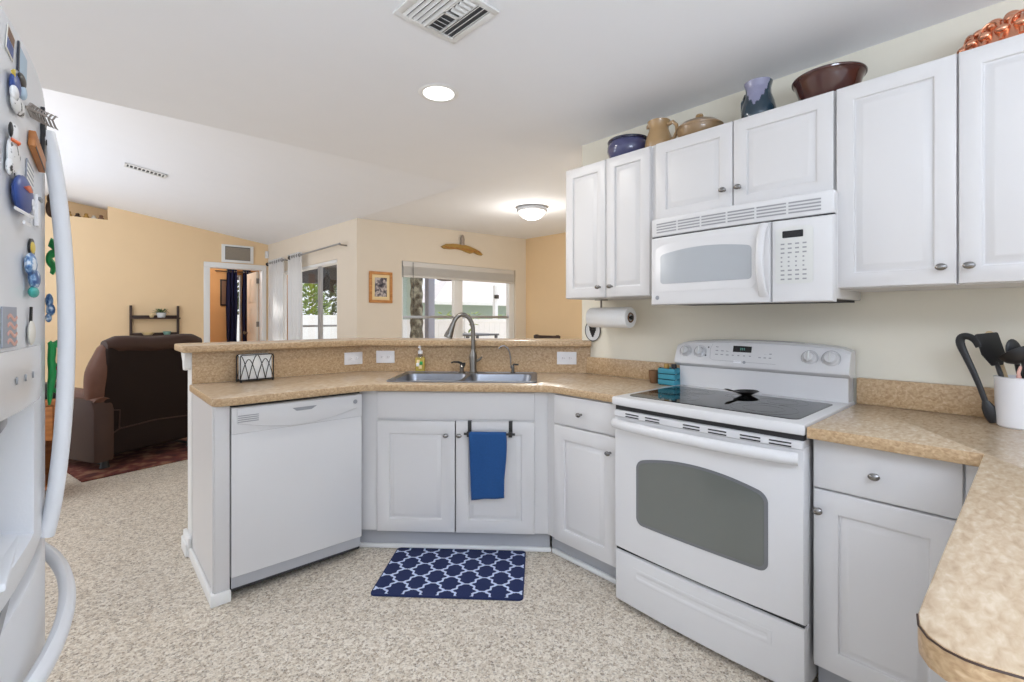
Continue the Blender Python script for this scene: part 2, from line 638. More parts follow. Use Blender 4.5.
# orange living-room wall with doorway and plant niche
YB = 8.925
wb = MB()
DX0, DX1, DH = 1.49, 2.27, 2.08
NX0, NX1, NZ = -0.85, 0.25, 2.66
wb.box(-4, NX0, YB, YB + .14, 0, 3.6)
wb.box(NX0, NX1, YB, YB + .14, 0, NZ)
wb.box(NX0 - .02, NX1 + .02, YB + .42, YB + .5, NZ - .05, 3.4)
wb.box(NX0, NX1, YB + .14, YB + .42, NZ - .06, NZ)
wb.box(NX1, NX1 + .02, YB + .14, YB + .42, NZ, 3.1)
wb.box(NX0 - .02, NX0, YB + .14, YB + .42, NZ, 3.3)
wb.box(NX1, DX0, YB, YB + .14, 0, 2.87)
wb.box(DX0, DX1, YB, YB + .14, DH, 2.67)
wb.box(DX1, 2.48, YB, YB + .14, 0, 2.53)
struct(wb.build('wall_back', 'orange_wall', smooth=0))

# wall with the patio slider
SY0, SY1, SZ = 5.90, 8.30, 2.0
ws = MB()
ws.box(2.36, 2.48, 5.32, SY0, 0, 2.48)
ws.box(2.36, 2.48, SY0, SY1, SZ, 2.56)
ws.box(2.36, 2.48, SY1, YB + .02, 0, 2.56)
struct(ws.build('wall_patio', 'beige_wall', smooth=0))
# dining wall with window
WX0, WX1, WZ0, WZ1, YW = 2.94, 4.86, 0.86, 1.975, 5.32
ww = MB()
ww.box(2.48, WX0, YW, YW + .12, 0, 2.5)
ww.box(WX0, WX1, YW, YW + .12, WZ1, 2.5)
ww.box(WX0, WX1, YW, YW + .12, 0, WZ0)
ww.box(WX1, 5.2, YW, YW + .12, 0, 2.5)
struct(ww.build('wall_dining', 'beige_wall', smooth=0))
struct(MB().box(5.08, 5.2, 1.8, 5.33, 0, 2.5).build('wall_side', 'orange_wall', smooth=0))

# bedroom seen through the doorway
wr = MB()
wr.box(0.9, 2.33, 11.2, 11.3, 0, 2.7)
wr.box(2.45, 2.85, 11.2, 11.3, 0, 2.7)
wr.box(2.33, 2.45, 11.2, 11.3, 2.15, 2.7)
wr.box(2.33, 2.45, 11.2, 11.3, 0, 0.3)
wr.box(0.8, 0.9, 9.07, 11.3, 0, 2.7)
wr.box(2.78, 2.85, 9.07, 11.3, 0, 2.7)
struct(wr.build('wall_bedroom', 'bedroom_wall', smooth=0))
struct(MB().box(0.8, 2.85, 9.08, 11.3, 2.6, 2.65).build('ceiling', 'ceiling_paint', smooth=0))
w3 = MB()
w3.box(2.33, 2.36, 11.2, 11.28, .3, 2.15).box(2.42, 2.45, 11.2, 11.28, .3, 2.15).box(2.36, 2.42, 11.2, 11.28, 2.12, 2.15).box(2.36, 2.42, 11.2, 11.28, .3, .33)
w3o = struct(w3.build('window_3', 'trim_white', smooth=0))
MB().box(2.36, 2.42, 11.235, 11.245, .33, 2.12).build('pane', 'window_glass', w3o, smooth=0)

# door casing, jambs and the open leaf
dc = MB()
dc.box(DX0 - .075, DX0 + .01, YB - .018, YB + .16, 0, DH + .07, .004)
dc.box(DX1 - .01, DX1 + .06, YB - .018, YB + .16, 0, DH + .07, .004)
dc.box(DX0 - .075, DX1 + .06, YB - .02, YB + .16, DH - .01, DH + .075, .004)
struct(dc.build('door_1', 'trim_white'))
Md = Matrix.Translation((DX1 - .015, YB + .16, 0)) @ Matrix.Rotation(R(88.5), 4, 'Z')
dl = struct(MB().box(0.005, .74, 0, .035, .012, DH - .02, .003, M=Md).build('door_2', 'beige_wall'))
pn = MB()
for z0, z1 in ((.15, .85), (.98, 1.42), (1.52, 1.96)):
    for a, b in ((.1, .34), (.42, .66)):
        pn.box(a, b, .0345, .041, z0, z1, .006, M=Md)
pn.build('door_panel', 'beige_wall', dl)
kb = MB()
kb.lathe([(0, 0), (.022, 0), (.012, .012), (.012, .03), (.03, .045), (.028, .065), (0, .07)], o=Md @ Vector((.68, .036, .98)), axis=Md.to_3x3() @ Vector((0, 1, 0)), seg=14)
kb.build('door_knob', 'brushed', dl)
hg = MB()
for z in (.25, 1.1, 1.85):
    hg.box(-.008, .0, -.006, .04, z, z + .09, M=Md)
hg.build('hinge', 'brushed', dl, smooth=0)

# baseboards
bb = MB()
bb.box(-4, DX0 - .075, YB - .015, YB, 0, .09, .003)
struct(bb.build('baseboard_back', 'trim_white'))
struct(MB().box(2.345, 2.36, 5.33, SY0 - .03, 0, .09, .003).build('baseboard_patio', 'trim_white'))

# ---- patio slider (window_1): fixed and sliding panels
s = MB()
s.box(2.37, 2.47, SY0, SY0 + .04, 0, SZ, .003)
s.box(2.37, 2.47, SY1 - .04, SY1, 0, SZ, .003)
s.box(2.37, 2.47, SY0, SY1, SZ - .04, SZ, .003)
s.box(2.37, 2.47, SY0, SY1, 0, .03, .003)
w1 = struct(s.build('window_1', 'trim_white'))
MB().box(2.385, 2.415, 6.56, 6.64, .03, SZ - .04, .003).box(2.425, 2.455, 6.63, 6.73, .03, SZ - .04, .003).build('stile', 'alu', w1)
MB().box(2.40, 2.43, 7.62, 7.72, .03, SZ - .04, .003).build('stile', 'alu', w1)
MB().box(2.418, 2.422, SY0 + .04, 6.58, .03, SZ - .04).build('pane', 'window_glass', w1, smooth=0)
MB().box(2.438, 2.442, 6.7, 7.64, .03, SZ - .04).build('pane', 'window_glass', w1, smooth=0)
MB().box(2.418, 2.422, 7.70, SY1 - .04, .03, SZ - .04).build('pane', 'window_glass', w1, smooth=0)

# ---- dining window (window_2)
s = MB()
s.box(WX0, WX0 + .035, YW + .03, YW + .1, WZ0, WZ1, .003)
s.box(WX1 - .1, WX1, YW + .03, YW + .1, WZ0, WZ1, .003)
s.box(WX0, WX1, YW + .03, YW + .1, WZ1 - .04, WZ1, .003)
s.box(WX0, WX1, YW + .03, YW + .1, WZ0, WZ0 + .035, .003)
s.box(3.755, 3.90, YW + .035, YW + .09, WZ0, WZ1, .003)
w2 = struct(s.build('window_2', 'trim_white'))
MB().box(WX0 + .03, 3.76, YW + .045, YW + .08, 1.252, 1.286, .003).box(3.89, WX1 - .09, YW + .045, YW + .08, 1.252, 1.286, .003).build('meeting_rail', 'alu', w2)
MB().box(WX0 + .035, 3.755, YW + .06, YW + .064, WZ0 + .035, WZ1 - .04).build('pane', 'window_glass', w2, smooth=0)
MB().box(3.90, WX1 - .1, YW + .06, YW + .064, WZ0 + .035, WZ1 - .04).build('pane', 'window_glass', w2, smooth=0)
struct(MB().box(WX0 - .03, WX1 + .03, YW - .03, YW + .03, WZ0 - .03, WZ0, .004).build('trim_1', 'trim_white'))

# ---- half wall that carries the bar top
BL = (1.36, 3.0)       # backsplash inner corner towards the dishwasher
BR = (2.37, 1.93)      # backsplash inner corner at the stove wall
dirb = (Vector(BR) - Vector(BL)).normalized()
nb = Vector((-dirb.y, dirb.x))
nb = nb if nb.x + nb.y > 0 else -nb


def band(o0, o1, left, right_ext=0.0):
    """polygon following the bar line between two offsets behind the backsplash face"""
    def line(o):
        p = Vector(BL) + nb * o
        # intersection with Y = 3.0+o
        t = (3.0 + o - p.y) / dirb.y
        c = p + dirb * t
        e = Vector(BR) + nb * o
        e = e + dirb * right_ext
        return (c.x, 3.0 + o), (e.x, e.y)
    a, b = line(o0), line(o1)
    return [(left, 3.0 + o0), a[0], a[1], b[1], b[0], (left, 3.0 + o1)]


hw = band(0.022, 0.15, 0.425, .03)
struct(MB().prism(hw, 0, 1.082).build('wall_bar', 'trim_white', smooth=0))
# corbel under the bar at the free end
cb = MB()
cb.prism([(3.03, 1.082), (3.03, 1.045), (3.034, 1.035), (3.034, 1.0), (3.05, .985), (3.075, .985), (3.09, 1.0), (3.10, 1.03), (3.13, 1.055), (3.15, 1.082)], .393, .426, 'x', bev=.004)
struct(cb.build('trim_2', 'trim_white'))
struct(MB().box(.405, .425, 3.0, 3.17, 0, .10, .006).box(.395, .407, 3.01, 3.16, 0, .07, .006).build('baseboard_bar', 'trim_white'))

# ------------------------------------------------------------------ worktops
CT0, CT1 = 0.876, 0.914


def cutter_bool(ob, cutter):
    md = ob.modifiers.new('cut', 'BOOLEAN')
    md.operation = 'DIFFERENCE'
    md.solver = 'EXACT'
    md.object = cutter
    bpy.context.view_layer.update()
    dg = bpy.context.evaluated_depsgraph_get()
    me = bpy.data.meshes.new_from_object(ob.evaluated_get(dg))
    ob.modifiers.clear()
    old = ob.data
    ob.data = me
    bpy.data.meshes.remove(old)
    bpy.data.objects.remove(cutter)


# sink placing in the diagonal frame
SU, SV = -0.415, 2.785
SW, SD = 0.825, 0.45
wt = thing('countertop', 'tan speckled laminate countertop bending around the corner sink over the dishwasher', 'countertop')
poly = round_poly([(0.412, 2.388, .05), (1.115, 2.388, .10), (1.80, 1.703, .10), (1.80, 1.279, 0), (2.37, 1.279, 0), (2.37, 1.93, 0), (1.36, 3.0, 0), (0.412, 3.0, 0)])
top = MB().prism(poly, CT0, CT1, bev=.007).build('worktop', ['laminate', 'laminate_edge'], wt)
for p in top.data.polygons:
    if abs(p.normal.z) < 0.9: p.material_index = 1
cut = MB().box(-SW / 2 + .03, SW / 2 - .03, -SD / 2 + .03, SD / 2 - .03, .8, 1.0).build('cut', 'steel', loc=UV(SU, SV) + (0,), rotz=RZ_D)
cutter_bool(top, cut)
top.data.polygons.foreach_set('use_smooth', [True] * len(top.data.polygons))
top.data.set_sharp_from_angle(angle=R(30))
bs = MB().prism(band(0.0, 0.02, 0.425, .03), CT1, 1.082).build('backsplash', 'backsplash', wt, smooth=0)
MB().box(2.37, 2.389, 1.279, 1.925, CT1, 1.018, .003).build('backsplash', 'backsplash', wt)

wt2 = thing('countertop', 'tan laminate countertop beside the range with a round-ended peninsula', 'countertop')
poly2 = round_poly([(1.742, 0.505, 0), (1.742, 0.097, .006), (0.80, 0.099, 0)] +
                   [(.748, .0985, 0), (.722, .094, 0), (.703, .084, 0), (.691, .069, 0), (.686, .052, 0), (.687, .036, 0), (.694, .012, 0), (.712, -.05, 0), (.735, -.13, 0), (.76, -.25, 0), (.775, -.40, 0)] +
                   [(.80, -.52, .03), (2.389, -.52, 0), (2.389, 0.505, 0)])
t2 = MB().prism(poly2, CT0, CT1, bev=.004).build('worktop', ['laminate', 'laminate_edge'], wt2)
for p in t2.data.polygons:
    if abs(p.normal.z) < 0.9: p.material_index = 1
MB().box(2.362, 2.389, -.52, .505, CT1, 1.02, .004).build('backsplash', 'backsplash', wt2)
MB().tube([(x - .0002, y + .0002, CT1 - .0032) for x, y in poly2[-20:-3] if x < 1.2], .0013, 6).build('edge_seam', 'dark_wood', wt2)

# raised bar top
bt = MB().prism(round_poly([(p[0], p[1], .03 if i in (0, 5) else (.08 if i in (1, 4) else 0)) for i, p in enumerate(band(-0.055, 0.27, 0.374, .03))]), 1.083, 1.121, bev=.008)
bto = bt.build('bar_top', ['laminate', 'laminate_edge'])
for p in bto.data.polygons:
    if abs(p.normal.z) < 0.9: p.material_index = 1
tag(bto, 'raised tan laminate bar top running above the tiled backsplash behind the sink', 'bar top')


# ------------------------------------------------------------------ cabinet helpers
def panel_door(x0, x1, z0, z1, m=.066, t=.02):
    return MB().rings(x0, x1, z0, z1, [(0, 0), (0, -t + .004), (.0015, -t + .0012), (.004, -t), (m, -t), (m + .003, -t + .0018), (m + .005, -t + .0085), (m + .009, -t + .0100), (m + .014, -t + .0085), (m + .026, -t + .0015), (m + .034, -t)])


def slab_front(x0, x1, z0, z1, t=.02):
    return MB().rings(x0, x1, z0, z1, [(0, 0), (0, -t + .005), (.0015, -t + .0015), (.005, -t)])


def knob(x, z, parent, y=-.02):
    k = MB()
    k.lathe([(0, 0), (.008, 0), (.0055, .004), (.005, .012), (.010, .016), (.0155, .021), (.0150, .025), (.009, .029), (0, .030)], o=(x, y, z), axis=(0, -1, 0), seg=18, sx=1.0, sy=.72)
    return k.build('knob', 'nickel', parent)


def carcass(w, d, z0, z1, parent, name='body'):
    c = MB().box(0, w, .0, d, z0, z1)
    return c.build(name, 'cab_white', parent, smooth=0)


# sink base: diagonal cabinet
sb = thing('base_cabinet', 'white diagonal sink cabinet with two doors below a blank front', 'cabinet', UV(-.936, 3.59 / S2) + (0,), RZ_D)
W = .994
c = MB()
c.prism([(-.040, 0), (W, 0), (W - .17, .42), (.12, .42), (-.045, .012)], .114, CT0, 'z')
c.build('body', 'cab_white', sb, smooth=0)
MB().box(-.075, W + .012, .045, .07, .0, .114).build('toe_kick', 'kick_grey', sb, smooth=0)
MB().box(-.06, W + .02, .028, .047, 0, .026, .008).build('shoe_molding', 'trim_white', sb)
slab_front(.074, .923, .722, .868, .012).build('blank_front', 'cab_white', sb)
d1 = panel_door(.074, .4975, .117, .712).build('door', 'cab_white', sb)
d2 = panel_door(.5035, .923, .117, .712).build('door', 'cab_white', sb)
MB().box(.4975, .5035, -.004, .001, .117, .712).build('gap_strip', 'gap_dark', sb, smooth=0)
knob(.452, .64, d1)
knob(.523, .64, d2)

# base cabinet between sink and range
bl = thing('base_cabinet', 'narrow white base cabinet with one drawer between sink and range', 'cabinet', (1.833, 1.752, 0), RZ_R)
WB = 1.752 - 1.285
c = MB().prism([(.001, 0), (WB, 0), (WB, .54), (.03, .54), (.03, .06)], .114, CT0)
c.build('body', 'cab_white', bl, smooth=0)
MB().box(-.02, WB, .055, .08, 0, .114).build('toe_kick', 'kick_grey', bl, smooth=0)
MB().box(-.008, WB, .036, .057, 0, .026, .008).build('shoe_molding', 'trim_white', bl)
dr = slab_front(.064, WB - .012, .722, .868).build('drawer', 'cab_white', bl)
knob(.245, .79, dr)
dd = panel_door(.064, WB - .012, .117, .714).build('door', 'cab_white', bl)
knob(WB - .048, .64, dd)

# base cabinet right of range, under the corner
br = thing('base_cabinet', 'white base cabinet with drawer and door beside the oven', 'cabinet', (1.819, .508, 0), RZ_R)
WR = .508 - .10
MB().box(0, WR + .6, 0, .545, .114, CT0).build('body', 'cab_white', br, smooth=0)
MB().box(0, WR + .0, .055, .08, 0, .114).build('toe_kick', 'kick_grey', br, smooth=0)
dr = slab_front(.006, .367, .708, .866).build('drawer', 'cab_white', br)
knob(.172, .785, dr)
dd = panel_door(.006, .367, .117, .702).build('door', 'cab_white', br)
knob(.022, .636, dd)
MB().box(.372, WR + .03, -.012, .0, .117, .866).build('filler', 'cab_white', br, smooth=0)

# peninsula base below the near countertop
pe = thing('base_cabinet', 'white cabinet hidden under the overhanging round-ended peninsula countertop', 'cabinet')
MB().box(1.02, 1.78, -.50, .04, .114, CT0, .002).build('body', 'cab_white', pe, smooth=0)
MB().box(1.06, 1.70, -.46, -.02, 0, .114).build('toe_kick', 'kick_grey', pe, smooth=0)
MB().rings(1.02, 1.40, .12, .865, [(0, .04), (0, .055), (.003, .058), (.055, .058), (.06, .053), (.066, .053), (.08, .058)]).build('door', 'cab_white', pe)

# end panel of the peninsula with face stile and baseboard
ep = thing('end_panel', 'white cabinet end panel with floor molding closing off the dishwasher run', 'panel')
MB().box(.424, .444, 2.445, 2.998, 0, CT0, .001).build('panel', 'cab_white', ep, smooth=0)
st = MB().box(.424, .484, 2.424, 2.446, .0, CT0, .003)
st.box(.4175, .4245, 2.43, 2.455, 0, CT0, .002)
st.build('stile', 'cab_white', ep)
MB().prism([(.408, 2.410), (.486, 2.410), (.486, 2.424), (.424, 2.424), (.424, 2.998), (.410, 2.998)], 0, .055, bev=.006).build('base_molding', 'trim_white', ep)

# ------------------------------------------------------------------ dishwasher
dw = thing('dishwasher', 'white built-in dishwasher with curved control panel beside the end panel', 'dishwasher', (.489, 2.42, 0))
DWW = .612
MB().box(.004, DWW - .004, .02, .57, .03, .868).build('tub', 'gap_dark', dw, smooth=0)
MB().rings(0, DWW, .098, .748, [(0, .03), (0, .004), (.002, .001), (.005, 0)]).build('door', 'appliance_white', dw)
MB().box(.003, DWW - .003, .014, .03, .045, .094).build('kick_plate', 'kick_grey', dw, smooth=0)
cp = MB()
n = 20
# control panel: flat face with a lower bow that bulges forwards
cp.rings(0, DWW, .742, .862, [(0, .03), (0, .0), (.002, -.004), (.006, -.005)])
cpo = cp.build('control_panel', 'appliance_white', dw)
bw = MB()
pts = [(.02, .858)] + [(.02 + .557 * i / n, .79 - .043 * math.sin(math.pi * i / n)) for i in range(n + 1)] + [(.577, .858)]
bw.prism(pts, -.0145, -.004, 'y', bev=.005)
bw.build('bowed_lip', 'appliance_white', cpo)
hp = MB().prism([(.255, .832), (.275, .816), (.345, .816), (.372, .832)], -.0165, -.013, 'y', bev=.001)
hp.prism([(.268, .829), (.283, .819), (.340, .819), (.358, .829)], -.0175, -.0160, 'y')
hp.mi = [0] * len(hp.mi)
hp.build('latch_pocket', 'grey_plastic', cpo)
gv = MB()
for i in range(4):
    gv.box(.023, .108, -.0155, -.014, .795 + i * .009, .799 + i * .009)
gv.build('vent_slot', 'print_grey', cpo, smooth=0)
MB().cyl((.569, -.0135, .826), (.569, -.0165, .826), .011).build('emblem', 'grey_plastic', cpo)

# ------------------------------------------------------------------ range
rg = thing('range', 'white freestanding electric range with black glass cooktop and windowed oven door', 'stove', (1.75, 1.263, 0), RZ_R)
RW = .749


def rbow(x):
    return -.014 * (1 - (2 * x / RW - 1) ** 2)


rb = MB().box(.003, RW - .003, .035, .625, .03, .885)
for x in (.06, RW - .06):
    for y in (.08, .52):
        rb.cyl((x, y, 0), (x, y, .035), .016, seg=12)
rb.build('body', 'appliance_white', rg)
dwr = MB().rings(0, RW, .022, .243, [(0, .05), (0, .012), (.003, .007), (.008, .006)], rbow, 16)
dro = dwr.build('drawer', 'appliance_white', rg)
gr = MB()
gr.rings(.10, RW - .10, .145, .195, [(0, .008), (0, .005), (.012, .0035), (.016, .0055), (.02, .006)], rbow, 16)
gr.build('finger_groove', 'appliance_white', dro)
MB().box(.004, RW - .004, .012, .05, .243, .256).build('gap_strip', 'gap_dark', rg, smooth=0)
od = MB().rings(0, RW, .256, .838, [(0, .05), (0, .008), (.004, .001), (.010, 0)], rbow, 16)
odo = od.build('oven_door', 'appliance_white', rg)


def bowed_panel(x0, x1, z0, z1, sag, r, y0, y1, bow, name, m, parent):
    """rounded panel with an arched top edge that follows a bowed front"""
    xs_ = [x0 + r * (1 - math.cos(math.pi / 2 * i / 6)) for i in range(7)]
    n_ = 24
    xs_ += [x0 + r + (x1 - x0 - 2 * r) * i / n_ for i in range(1, n_)]
    xs_ += [x1 - r * (1 - math.cos(math.pi / 2 * i / 6)) for i in range(6, -1, -1)]
    q_ = MB()
    ring = []
    for x in xs_:
        e_ = min(x - x0, x1 - x, r)
        c_ = r - math.sqrt(max(0, r * r - (r - e_) ** 2))
        t = 2 * (x - x0) / (x1 - x0) - 1
        zl_, zh_ = z0 + c_, z1 - sag * t * t - c_
        ring.append((x, min(zl_, zh_ - .0005), zh_))
    vs2, fs2 = [], []
    for x, zl_, zh_ in ring:
        b_ = bow(x)
        vs2 += [(x, y1 + b_, zl_), (x, y0 + b_, zl_), (x, y0 + b_, zh_), (x, y1 + b_, zh_)]
    for i in range(len(ring) - 1):
        for j in range(4):
            fs2.append((i * 4 + j, i * 4 + (j + 1) % 4, (i + 1) * 4 + (j + 1) % 4, (i + 1) * 4 + j))
    k_ = (len(ring) - 1) * 4
    fs2 += [(0, 1, 2, 3), (k_ + 3, k_ + 2, k_ + 1, k_)]
    q_.add(vs2, fs2)
    return q_.build(name, m, parent, smooth=30)


of = bowed_panel(.118, .640, .392, .702, .042, .03, -.003, .004, rbow, 'window_frame', 'oven_frame', odo)
bowed_panel(.130, .628, .404, .692, .042, .022, -.0045, .0, rbow, 'window_glass', 'oven_glass', of)
# oven handle: long bowed bar moulded to the door top
hb = MB()
hpts = []
for i in range(21):
    t = i / 20
    hpts.append((.012 + (RW - .024) * t, -.022 - .03 * math.sin(math.pi * t) ** .6 + rbow(.012 + (RW - .024) * t) * .5, .806))
hb.tube(hpts, 1.0, 12, sq=(.016, .021))
hb.build('handle', 'appliance_white', odo)
tv = MB().rings(0.002, RW - .002, .832, .862, [(0, .05), (0, .002), (.002, -.004), (.004, -.006)], rbow, 12)
tvo = tv.build('vent_trim', 'appliance_white', rg)
for a in (.065, .165, .335, .435, .55, .645):
    vsl = MB()
    for z in (.838, .849):
        x0_, x1_ = a, a + .068
        vsl.add([(x0_, -.0075 + rbow(x0_), z), (x1_, -.0075 + rbow(x1_), z), (x1_, -.0075 + rbow(x1_), z + .005), (x0_, -.0075 + rbow(x0_), z + .005)], [(0, 1, 2, 3)])
    vsl.build('vent_slot', 'gap_dark', tvo, smooth=0)
MB().box(.004, RW - .004, .004, .05, .862, .884).build('gap_strip', 'gap_dark', rg, smooth=0)
ct = MB()
cpoly = [(-.004, .625)] + [(-.004 + (RW + .008) * i / 16, -.012 + rbow(RW * i / 16)) for i in range(17)] + [(RW + .004, .625)]
ct.prism(cpoly, .882, .920, bev=.008)
cto = ct.build('cooktop', 'appliance_white', rg)
g = MB().prism(round_poly([(.035, .045, .03), (RW - .035, .045, .03), (RW - .035, .475, .02), (.035, .475, .02)]), .918, .9225)
go = g.build('glass_top', 'black_glass', cto)
for bx, by, brad in ((.20, .165, .10), (.56, .17, .115), (.20, .37, .075), (.56, .375, .09), (.38, .39, .055)):
    q = MB()
    for r_ in (brad, brad * .62):
        q.tube([(bx + r_ * math.cos(2 * math.pi * i / 48), by + r_ * math.sin(2 * math.pi * i / 48), .9226) for i in range(48)], 1.0, 6, True, sq=(.0016, .0003))
    q.build('burner_ring', 'ring_grey', go)
# backguard
bg = MB()
bg.prism([(.552, .915), (.550, 1.02), (.622, 1.02), (.625, .915)], .012, RW - .004, 'x')
bgo = bg.build('backguard', 'appliance_white', rg, smooth=20)
pz = [(.538, 1.028), (.526, 1.036), (.524, 1.05), (.552, 1.128), (.564, 1.138), (.62, 1.142), (.625, 1.02), (.552, 1.02)]
pb = MB()
N = 24
rows = []
for i in range(N + 1):
    t = i / N
    x = -.004 + (RW + .008) * t
    lift = .020 * (1 - abs(2 * t - 1) ** 2.2)
    edge = 0.0
    row = []
    for (y, z) in pz:
        zz = z + (lift if z > 1.1 else 0)
        sh = .012 * max(0, abs(2 * t - 1) - .9) / .1
        zz = zz - (sh if z > 1.1 else 0)
        row.append((x, y, zz))
    rows.append(row)
vs_ = [p for row in rows for p in row]
k = len(pz)
fs_ = [(i * k + j, i * k + (j + 1) % k, (i + 1) * k + (j + 1) % k, (i + 1) * k + j) for i in range(N) for j in range(k)]
fs_ += [list(range(k)), list(range(N * k, N * k + k))[::-1]]
pb.add(vs_, fs_)
cpn = pb.build('control_panel', 'appliance_white', rg, smooth=30)
nrm = Vector((0, -(1.128 - 1.05), (.552 - .524))).normalized()


def on_panel(x, s, off=0.0):
    """s: 0 at the bottom of the sloped face, 1 at its top"""
    return Vector((x, .524 + (.552 - .524) * s, 1.05 + (1.128 + .012 - 1.05) * s)) + nrm * off


for kx, big in ((.052, 0), (.128, 0), (.610, 0), (.688, 1)):
    q = MB()
    rr = .0235 if not big else .026
    q.lathe([(0, 0), (rr + .004, 0), (rr + .003, .004), (rr - .002, .008), (rr - .004, .02), (rr - .007, .024), (0, .024)], o=on_panel(kx, .52), axis=nrm, seg=24)
    ko = q.build('knob', 'appliance_white', cpn)
    a, b = on_panel(kx, .30, .026), on_panel(kx, .74, .026)
    MB().tube([a, (a + b) / 2, b], 1.0, 8, sq=(.005, .004)).build('grip', 'mw_panel', ko)
    MB().tube([on_panel(kx, .52, .0012) + Vector((math.cos(t) * (rr + .008), 0, 0)) + (on_panel(0, 1) - on_panel(0, 0)).normalized() * (math.sin(t) * (rr + .008)) for t in [R(-40 + 260 * i / 24) for i in range(25)]], 1.0, 5, sq=(.0012, .0006)).build('dial_mark', 'print_grey', cpn)


def pquad(x0, x1, s0, s1, off):
    return [on_panel(x0, s0, off), on_panel(x1, s0, off), on_panel(x1, s1, off), on_panel(x0, s1, off)]


disp = MB().add(pquad(.288, .372, .60, .92, .002) + pquad(.288, .372, .60, .92, -.001), [(0, 1, 2, 3), (7, 6, 5, 4), (0, 1, 5, 4), (1, 2, 6, 5), (2, 3, 7, 6), (3, 0, 4, 7)])
dpo = disp.build('display', 'display', cpn, smooth=0)
dg = MB()
for x in (.322, .330, .338):
    dg.add(pquad(x, x + .004, .70, .82, .0025), [(0, 1, 2, 3)])
dg.build('digits', 'display_digits', dpo, smooth=0)
kp, kp2 = MB(), MB()
for i in range(3):
    for j in range(3):
        kp2.add(pquad(.205 + i * .026, .218 + i * .026, .40 + j * .20, .45 + j * .20, .0012), [(0, 1, 2, 3)])
        kp.add(pquad(.405 + i * .022, .416 + i * .022, .36 + j * .20, .41 + j * .20, .0012), [(0, 1, 2, 3)])
kp3 = MB()
for i in range(4):
    kp3.add(pquad(.285 + i * .026, .294 + i * .026, .40, .45, .0012), [(0, 1, 2, 3)])
kp.build('keypad_print', 'print_grey', cpn, smooth=0)
kp2.build('keypad_print', 'print_grey', cpn, smooth=0)
kp3.build('keypad_print', 'print_grey', cpn, smooth=0)
kf = MB()
fr = [on_panel(.188, .98, .0012), on_panel(.178, .7, .0012), on_panel(.182, .2, .0012), on_panel(.20, .12, .0012), on_panel(.48, .1, .0012)]
kf.tube(fr, 1.0, 5, sq=(.0009, .0006))
kf.build('keypad_outline', 'print_grey', cpn)
MB().lathe([(0, 0), (.007, 0), (.007, .0016), (0, .0016)], o=on_panel(.345, .10), axis=nrm, seg=16).build('emblem', 'grey_plastic', cpn)
MB().add(pquad(.296, .332, .04, .16, .0012), [(0, 1, 2, 3)]).build('name_strip', 'outlet_white', cpn, smooth=0)
for s_ in (.78, .34):
    MB().lathe([(0, 0), (.004, 0), (.004, .001), (0, .001)], o=on_panel(.168 - .01 * (s_ < .5), s_), axis=nrm, seg=10).build('indicator', 'gap_dark', cpn)

# spoon rest on the cooktop
sp = thing('spoon_rest', 'small dark metal spoon rest shaped like a leaf on the cooktop glass', 'spoon rest', (2.185, .872, .9225), R(-20))
q = MB()
q.lathe([(0, .001), (.022, 0), (.03, .004), (.052, .014), (.062, .018), (.060, .0195), (.05, .016), (.028, .007), (0, .005)], sx=1.0, sy=.72, seg=24)
q.build('bowl', 'black_metal', sp)
q = MB().tube([(-.045, 0, .016), (-.07, .004, .022), (-.098, .01, .03), (-.112, .012, .033)], [.011, .010, .013, .004], 10, sq=(1, .35))
q.build('handle', 'brushed', sp)

# ------------------------------------------------------------------ microwave
mw = thing('microwave', 'white over-the-range microwave with keypad and bowed door handle', 'microwave', (1.985, 1.222, 1.325), RZ_R)
MWW, MWH = .733, .40


def mbow(x):
    return -.022 * (1 - (2 * x / MWW - 1) ** 2)


MB().box(.002, MWW - .002, .012, .39, .012, MWH, .004).build('body', 'appliance_white', mw)
MB().box(.02, MWW - .02, .03, .37, .004, .0125).build('bottom_plate', 'gap_dark', mw, smooth=0)
gt = MB().rings(0, MWW, .318, MWH, [(0, .03), (0, .002), (.003, -.001), (.006, -.002)], mbow, 16)
gto = gt.build('vent_grille', 'appliance_white', mw)
sl = MB()
for i in range(4):
    z = .333 + i * .0125
    for j in range(6):
        a, b = .03 + j * .112, .03 + j * .112 + .104
        ff = [(a, z), (b, z), (b, z + .006), (a, z + .006)]
        sl.add([(x, -.0035 + mbow(x), zz) for x, zz in ff], [(0, 1, 2, 3)])
sl.build('grille_slot', 'slot_grey', gto, smooth=0)
MB().box(.002, MWW - .002, .004, .03, .311, .319).build('gap_strip', 'gap_dark', mw, smooth=0)
md = MB().rings(0, .530, 0, .312, [(0, .03), (0, .0), (.004, -.006), (.012, -.008)], mbow, 14)
mdo = md.build('door', 'appliance_white', mw)
bowed_panel(.028, .478, .060, .285, .02, .025, -.0095, .0, mbow, 'door_bezel', 'appliance_white', mdo)
bowed_panel(.056, .462, .096, .248, .020, .015, -.0115, .0, mbow, 'door_glass', 'mw_glass', mdo)
hd = MB()
hpts = [(.506, mbow(.506) - .006 - .045 * math.sin(math.pi * i / 16) ** .7, .03 + .272 * i / 16) for i in range(17)]
hd.tube(hpts, [1.25] + [1.0] * 15 + [1.25], 10, sq=(.015, .010))
hd.build('handle', 'appliance_white', mdo)
MB().lathe([(0, 0), (.010, 0), (.010, .003), (0, .003)], o=(.038, mbow(.038) - .0065, .034), axis=(0, -1, 0), seg=16).build('emblem', 'grey_plastic', mdo)
mp_ = MB().rings(.533, MWW, 0, .312, [(0, .03), (0, .0), (.004, -.006), (.012, -.008)], mbow, 8)
mpo = mp_.build('control_panel', 'appliance_white', mw)
bowed_panel(.548, .672, .070, .284, .006, .012, -.0095, .0, mbow, 'keypad', 'mw_panel', mpo)
